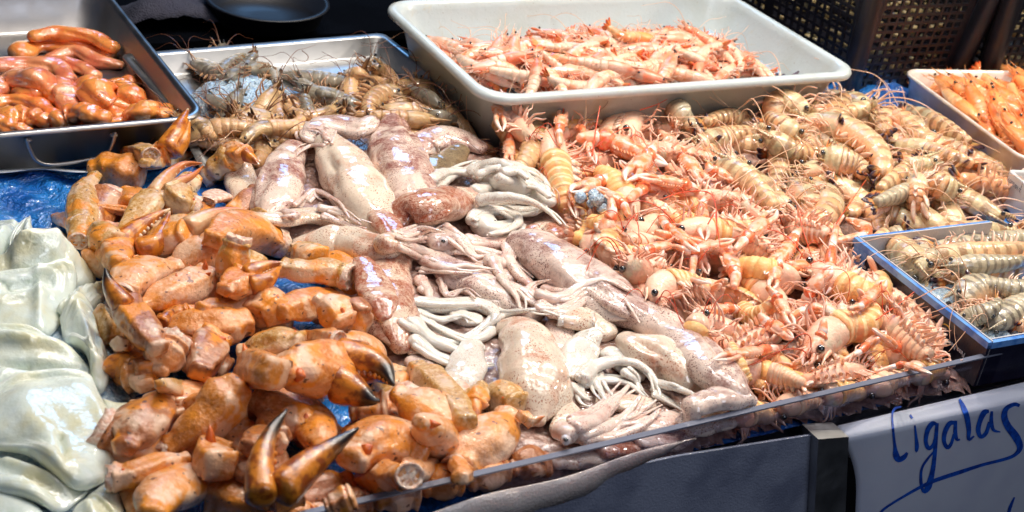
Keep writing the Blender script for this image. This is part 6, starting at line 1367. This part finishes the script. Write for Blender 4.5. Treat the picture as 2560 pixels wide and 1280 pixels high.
CC([(672, 1300, 46), (680, 1262, 62), (686, 1222, 60)], [([(652, 1240), (652, 1160), (676, 1085), (718, 1024)], 42, .022), ([(705, 1225), (770, 1165), (840, 1112), (896, 1070)], 46, .014)], 'crab_amber', 'crab_finger_dark', 'wide open upright pincers in a V at the front', lift=.030, cap=.075, fz=.020)
CC([(1300, 1040, 18), (1320, 1050, 20)], [([(1325, 1055), (1345, 1048), (1362, 1040)], 12, .004)], 'crab_orange', 'crab_finger_pale', 'tiny orange claw tip under the pink squid head', teeth=False)

more = []
for q, (x, y) in enumerate(region_points([(1420, 420), (1640, 380), (1780, 470), (1900, 600), (2080, 620), (2180, 760), (2280, 860), (1960, 920), (1820, 860), (1660, 720), (1520, 620)], 22, .04)):
    an = rng.uniform(0, 6.28); l_ = rng.uniform(70, 120); dx, dy = math.cos(an)*l_, math.sin(an)*l_*.7; r_ = rng.uniform(12, 19); bx_ = rng.uniform(-.3, .3)
    loose([(x-dx*.55-dy*bx_, y-dy*.55+dx*bx_), (x-dx*.2, y-dy*.2), (x, y), (x+dx, y+dy)], r_, None); more.append((ALL[-1], 'half hidden'))
autolabel(more, 'loose claw among the langoustines', 6)
# pieces pressed low against the clear guard, seen through it
def lowy(x, d): return 1280-.2308*(x-740)+d
for k, (x0, x1, d, mt, lb) in enumerate(((700, 800, 40, 'crab_orange', 'orange crab piece behind the guard at the lower left end'), (830, 930, 38, 'crab_red', 'brown crab piece behind the guard below the orange leg'), (950, 1050, 40, 'crab_pink', 'pale crab piece low behind the guard below the angular joint'), (1070, 1160, 36, 'crab_orange', 'orange crab piece low behind the guard below the broken finger'), (1180, 1280, 40, 'crab_pink', 'pinkish crab piece low behind the guard under the thick leg'), (1290, 1370, 36, 'crab_red', 'brown crab piece low behind the guard under the dark eyed squid head'))):
    CS([(x0, lowy(x0, d), 34), ((x0+x1)/2, lowy((x0+x1)/2, d), 42), (x1, lowy(x1, d), 34)], mt, lb, cap=.014)
for k, (x0, x1, d, mt, lb) in enumerate(((1390, 1500, 36, 'squid_cream', 'cream squid piece low behind the guard, leftmost there'), (1510, 1600, 34, 'squid_rust', 'rusty squid piece low behind the guard in the middle'), (1610, 1720, 36, 'squid_lilac', 'lilac squid piece low behind the guard under the loop of arms'), (1730, 1830, 34, 'squid_cream', 'cream squid piece low behind the guard, rightmost there'))):
    SQ([(x0, lowy(x0, d), 30), ((x0+x1)/2, lowy((x0+x1)/2, d), 38), (x1, lowy(x1, d), 28)], mt, lb, cap=.014, k=60+k, z0=.012)
for k, (x0, x1, d, kd, lb) in enumerate(((1840, 1950, 30, 'lang', 'langoustine low behind the guard, first right of the squid'), (1950, 2060, 28, 'langp', 'langoustine low behind the guard, second right of the squid'), (2060, 2170, 28, 'lang', 'langoustine low behind the guard, third right of the squid'), (2170, 2280, 26, 'langp', 'langoustine low behind the guard, fourth right of the squid'), (2280, 2370, 22, 'lang', 'langoustine low behind the guard, nearest the blue box'))):
    prawn(kd, chain([(x0, lowy(x0, d), 22), ((x0+x1)/2, lowy((x0+x1)/2, d), 30), (x1, lowy(x1, d), 22)], cap=.014, z0=.012), 60 if k % 2 else -70, lb, GL, seed=970+k, ants=0, claws=[])

# ================= blue box
GX = 'striped prawns in the blue box'
raise_poly([proj(XO+XU*a+XV*b+[0, 0, .003]) for a, b in ((.004, .004), (XW-.004, .004), (XW-.004, XL-.004), (.004, XL-.004))], .0035, 0, .003)
mound([proj(XO+XU*a+XV*b+[0, 0, .01]) for a, b in ((.008, .008), (XW-.01, .008), (XW-.01, XL-.008), (.008, XL-.008))], 0.028, 'crushed ice and water in the blue box', soft=2, at_z=.01, step=.004)
bx = [
 ('tiger', [(2520, 585, 16), (2440, 582, 24), (2350, 588, 24), (2280, 600, 22), (2235, 592, 16)], -40, 'rearmost prawn in the blue box, banded brown'),
 ('tiger', [(2640, 556, 18), (2590, 565, 22), (2540, 572, 22)], -30, 'prawn at the back right of the blue box'),
 ('grey', [(2310, 655, 12), (2270, 625, 26), (2235, 590, 28), (2270, 575, 22)], 60, 'grey prawn bent in the back corner of the blue box'),
 ('grey', [(2600, 598, 16), (2520, 608, 25), (2430, 612, 26), (2350, 618, 20), (2310, 625, 12)], -40, 'prawn wrapped in clear film, second row of the blue box'),
 ('tiger', [(2318, 690, 18), (2282, 655, 30), (2238, 618, 32), (2200, 600, 26), (2240, 590, 16)], -50, 'fat prawn with an eye lying along the side of the blue box'),
 ('grey', [(2620, 632, 16), (2530, 640, 25), (2440, 650, 26), (2370, 660, 22), (2320, 668, 14)], -40, 'prawn with pink legs in the middle of the blue box'),
 ('tiger', [(2640, 650, 18), (2560, 668, 28), (2470, 682, 28), (2390, 690, 26), (2330, 700, 16)], -40, 'long yellowish prawn in the middle of the blue box'),
 ('grey', [(2400, 760, 22), (2440, 730, 32), (2500, 735, 30), (2560, 750, 22)], -70, 'short thick prawn with torn legs near the front of the blue box'),
 ('grey', [(2470, 810, 18), (2510, 790, 28), (2555, 755, 28), (2590, 700, 22)], 60, 'pale grey prawn at the front right of the blue box'),
 ('grey', [(2370, 668, 14), (2430, 665, 22), (2500, 660, 24), (2580, 650, 20)], 50, 'slim grey prawn squeezed between the middle ones in the blue box'),
 ('tiger', [(2300, 648, 14), (2380, 636, 20), (2460, 630, 22), (2540, 622, 20), (2620, 616, 16)], 120, 'slender banded prawn in the second row of the blue box'),
 ('grey', [(2400, 800, 12), (2440, 790, 20), (2480, 770, 22), (2500, 745, 14)], 70, 'small grey prawn under the bag in the blue box'),
 ('grey', [(2600, 720, 20), (2540, 728, 24), (2480, 715, 22), (2420, 710, 14)], -50, 'grey prawn just in front of the long yellowish one'),
 ('tiger', [(2640, 800, 20), (2580, 806, 26), (2530, 818, 18)], 60, 'banded prawn tail in the front corner of the blue box')]
for k, (kd, px, ro, lb) in enumerate(bx): prawn(kd, chain([(a, b, c*1.22) for a, b, c in px], cap=.042, z0=.032), ro, lb, GX, seed=900+k, ants=2)
pillow([(2330, 690), (2400, 700), (2420, 740), (2470, 800), (2530, 790), (2540, 830), (2480, 828), (2400, 780), (2350, 740)], .020, .004, 'bag', 'clear_bag', 'crumpled clear plastic bag inside the blue box', 'plastic bag', ripple=.003, seed=5)
# loose antennae and legs stuck about
def hair(px, r, mat, lb, z=.045, zz=None):
    n = len(px); zs = zz or [z]*n; P = [[*at(x, y, q), r] for (x, y), q in zip(px, zs)]; Q = spline(P, 24); mb = MB(); mb.tube(Q[:, :3], np.linspace(r, r*.6, 24), m=5, cap=False); solo('loose_antenna', mb, mat, Q[12, :3], lb, 'antenna', 'loose antennae and legs')
hair([(1770, 560), (1788, 530), (1790, 545), (1800, 615)], .0007, 'antenna_red', 'long red antenna hanging in front of the golden langoustine', .055)
hair([(1650, 500), (1700, 482), (1770, 480), (1790, 520), (1792, 590)], .0007, 'antenna_red', 'red antenna arching over the claws in the middle of the heap', .058)
hair([(1480, 390), (1490, 320), (1500, 265)], .0009, 'antenna_red', 'stiff red antenna standing up in front of the tub', z=0, zz=[.045, .058, .072])
hair([(1452, 304), (1500, 275), (1518, 258), (1520, 243)], .0005, 'antenna_brown', 'thin brown antenna curving up against the tub wall', z=0, zz=[.045, .052, .058, .060])
hair([(1600, 275), (1640, 262), (1668, 248)], .0006, 'antenna_red', 'short red antenna behind the arched pink langoustine', z=0, zz=[.050, .054, .058])
hair([(2090, 560), (2130, 500), (2165, 450)], .0006, 'antenna_red', 'straight red antenna near the corner of the blue box', .055)
hair([(2190, 800), (2240, 765), (2285, 730)], .0007, 'antenna_red', 'red antenna pointing at the navy side of the blue box', .05)
hair([(1960, 505), (1850, 560), (1860, 460), (1900, 400)], .0004, 'antenna', 'pale thread like antenna lying over the glossy prawn', .052)
hair([(1880, 430), (1960, 380), (2050, 350), (2130, 345)], .0004, 'antenna', 'pale antenna crossing the striped prawns', .055)
hair([(2190, 295), (2250, 288), (2310, 292), (2312, 300), (2240, 318), (2150, 330)], .0005, 'antenna', 'pale antenna looped beside the ribbed tray', .05)
hair([(2250, 545), (2300, 585)], .0003, 'antenna', 'fine whisker over the back edge of the blue box', .05)
hair([(755, 126), (770, 140), (766, 152), (752, 156)], .0006, 'antenna_brown', 'thin bent prawn leg stuck on the wall of the shallow tray', z=0, zz=[.022, .018, .014, .012])
hair([(1115, 180), (1130, 205), (1142, 232)], .0005, 'antenna_brown', 'fine whisker stuck on the left wall of the tub', z=0, zz=[.052, .045, .04])
hair([(1153, 236), (1148, 260), (1144, 278)], .0006, 'antenna_brown', 'short brown whisker stuck low on the tub wall', z=0, zz=[.046, .038, .032])

# ================= prune whiskers, legs and claws that would poke through the clear guard
bpy.context.view_layer.update()
def world_of(o):
    m_ = o.matrix_basis.copy(); p = o.parent
    while p is not None: m_ = p.matrix_basis@m_; p = p.parent
    return m_
gnv, g0v = Vector(gn.tolist()), Vector(G0.tolist()); KEEP = {'carapace', 'abdomen', 'palm', 'shell', 'mantle', 'head', 'body', 'sheet', 'top_edge', 'paper', 'ink_stroke', 'lettering', 'rail', 'leg_post', 'torn_end'}
prune = []
for o in list(COL.objects):
    if o.type == 'MESH' and o.parent is not None and o.name.split('.')[0] not in KEEP:
        r_ = o.parent
        while r_.parent is not None: r_ = r_.parent
        if r_.get('category') not in ('prawn', 'langoustine', 'langoustine claw', 'shrimp', 'crab claw', 'crab piece', 'squid'): continue
        Mw = world_of(o)
        if max((Mw@Vector(c)-g0v)@gnv for c in o.bound_box) > .004:
            if any((Mw@v.co-g0v)@gnv > .0008 and (Mw@v.co).z < GZ+.002 for v in o.data.vertices): prune.append(o)
ps = set(prune)
for o in list(COL.objects):
    if o.parent in ps: ps.add(o)
for o in ps: bpy.data.objects.remove(o)
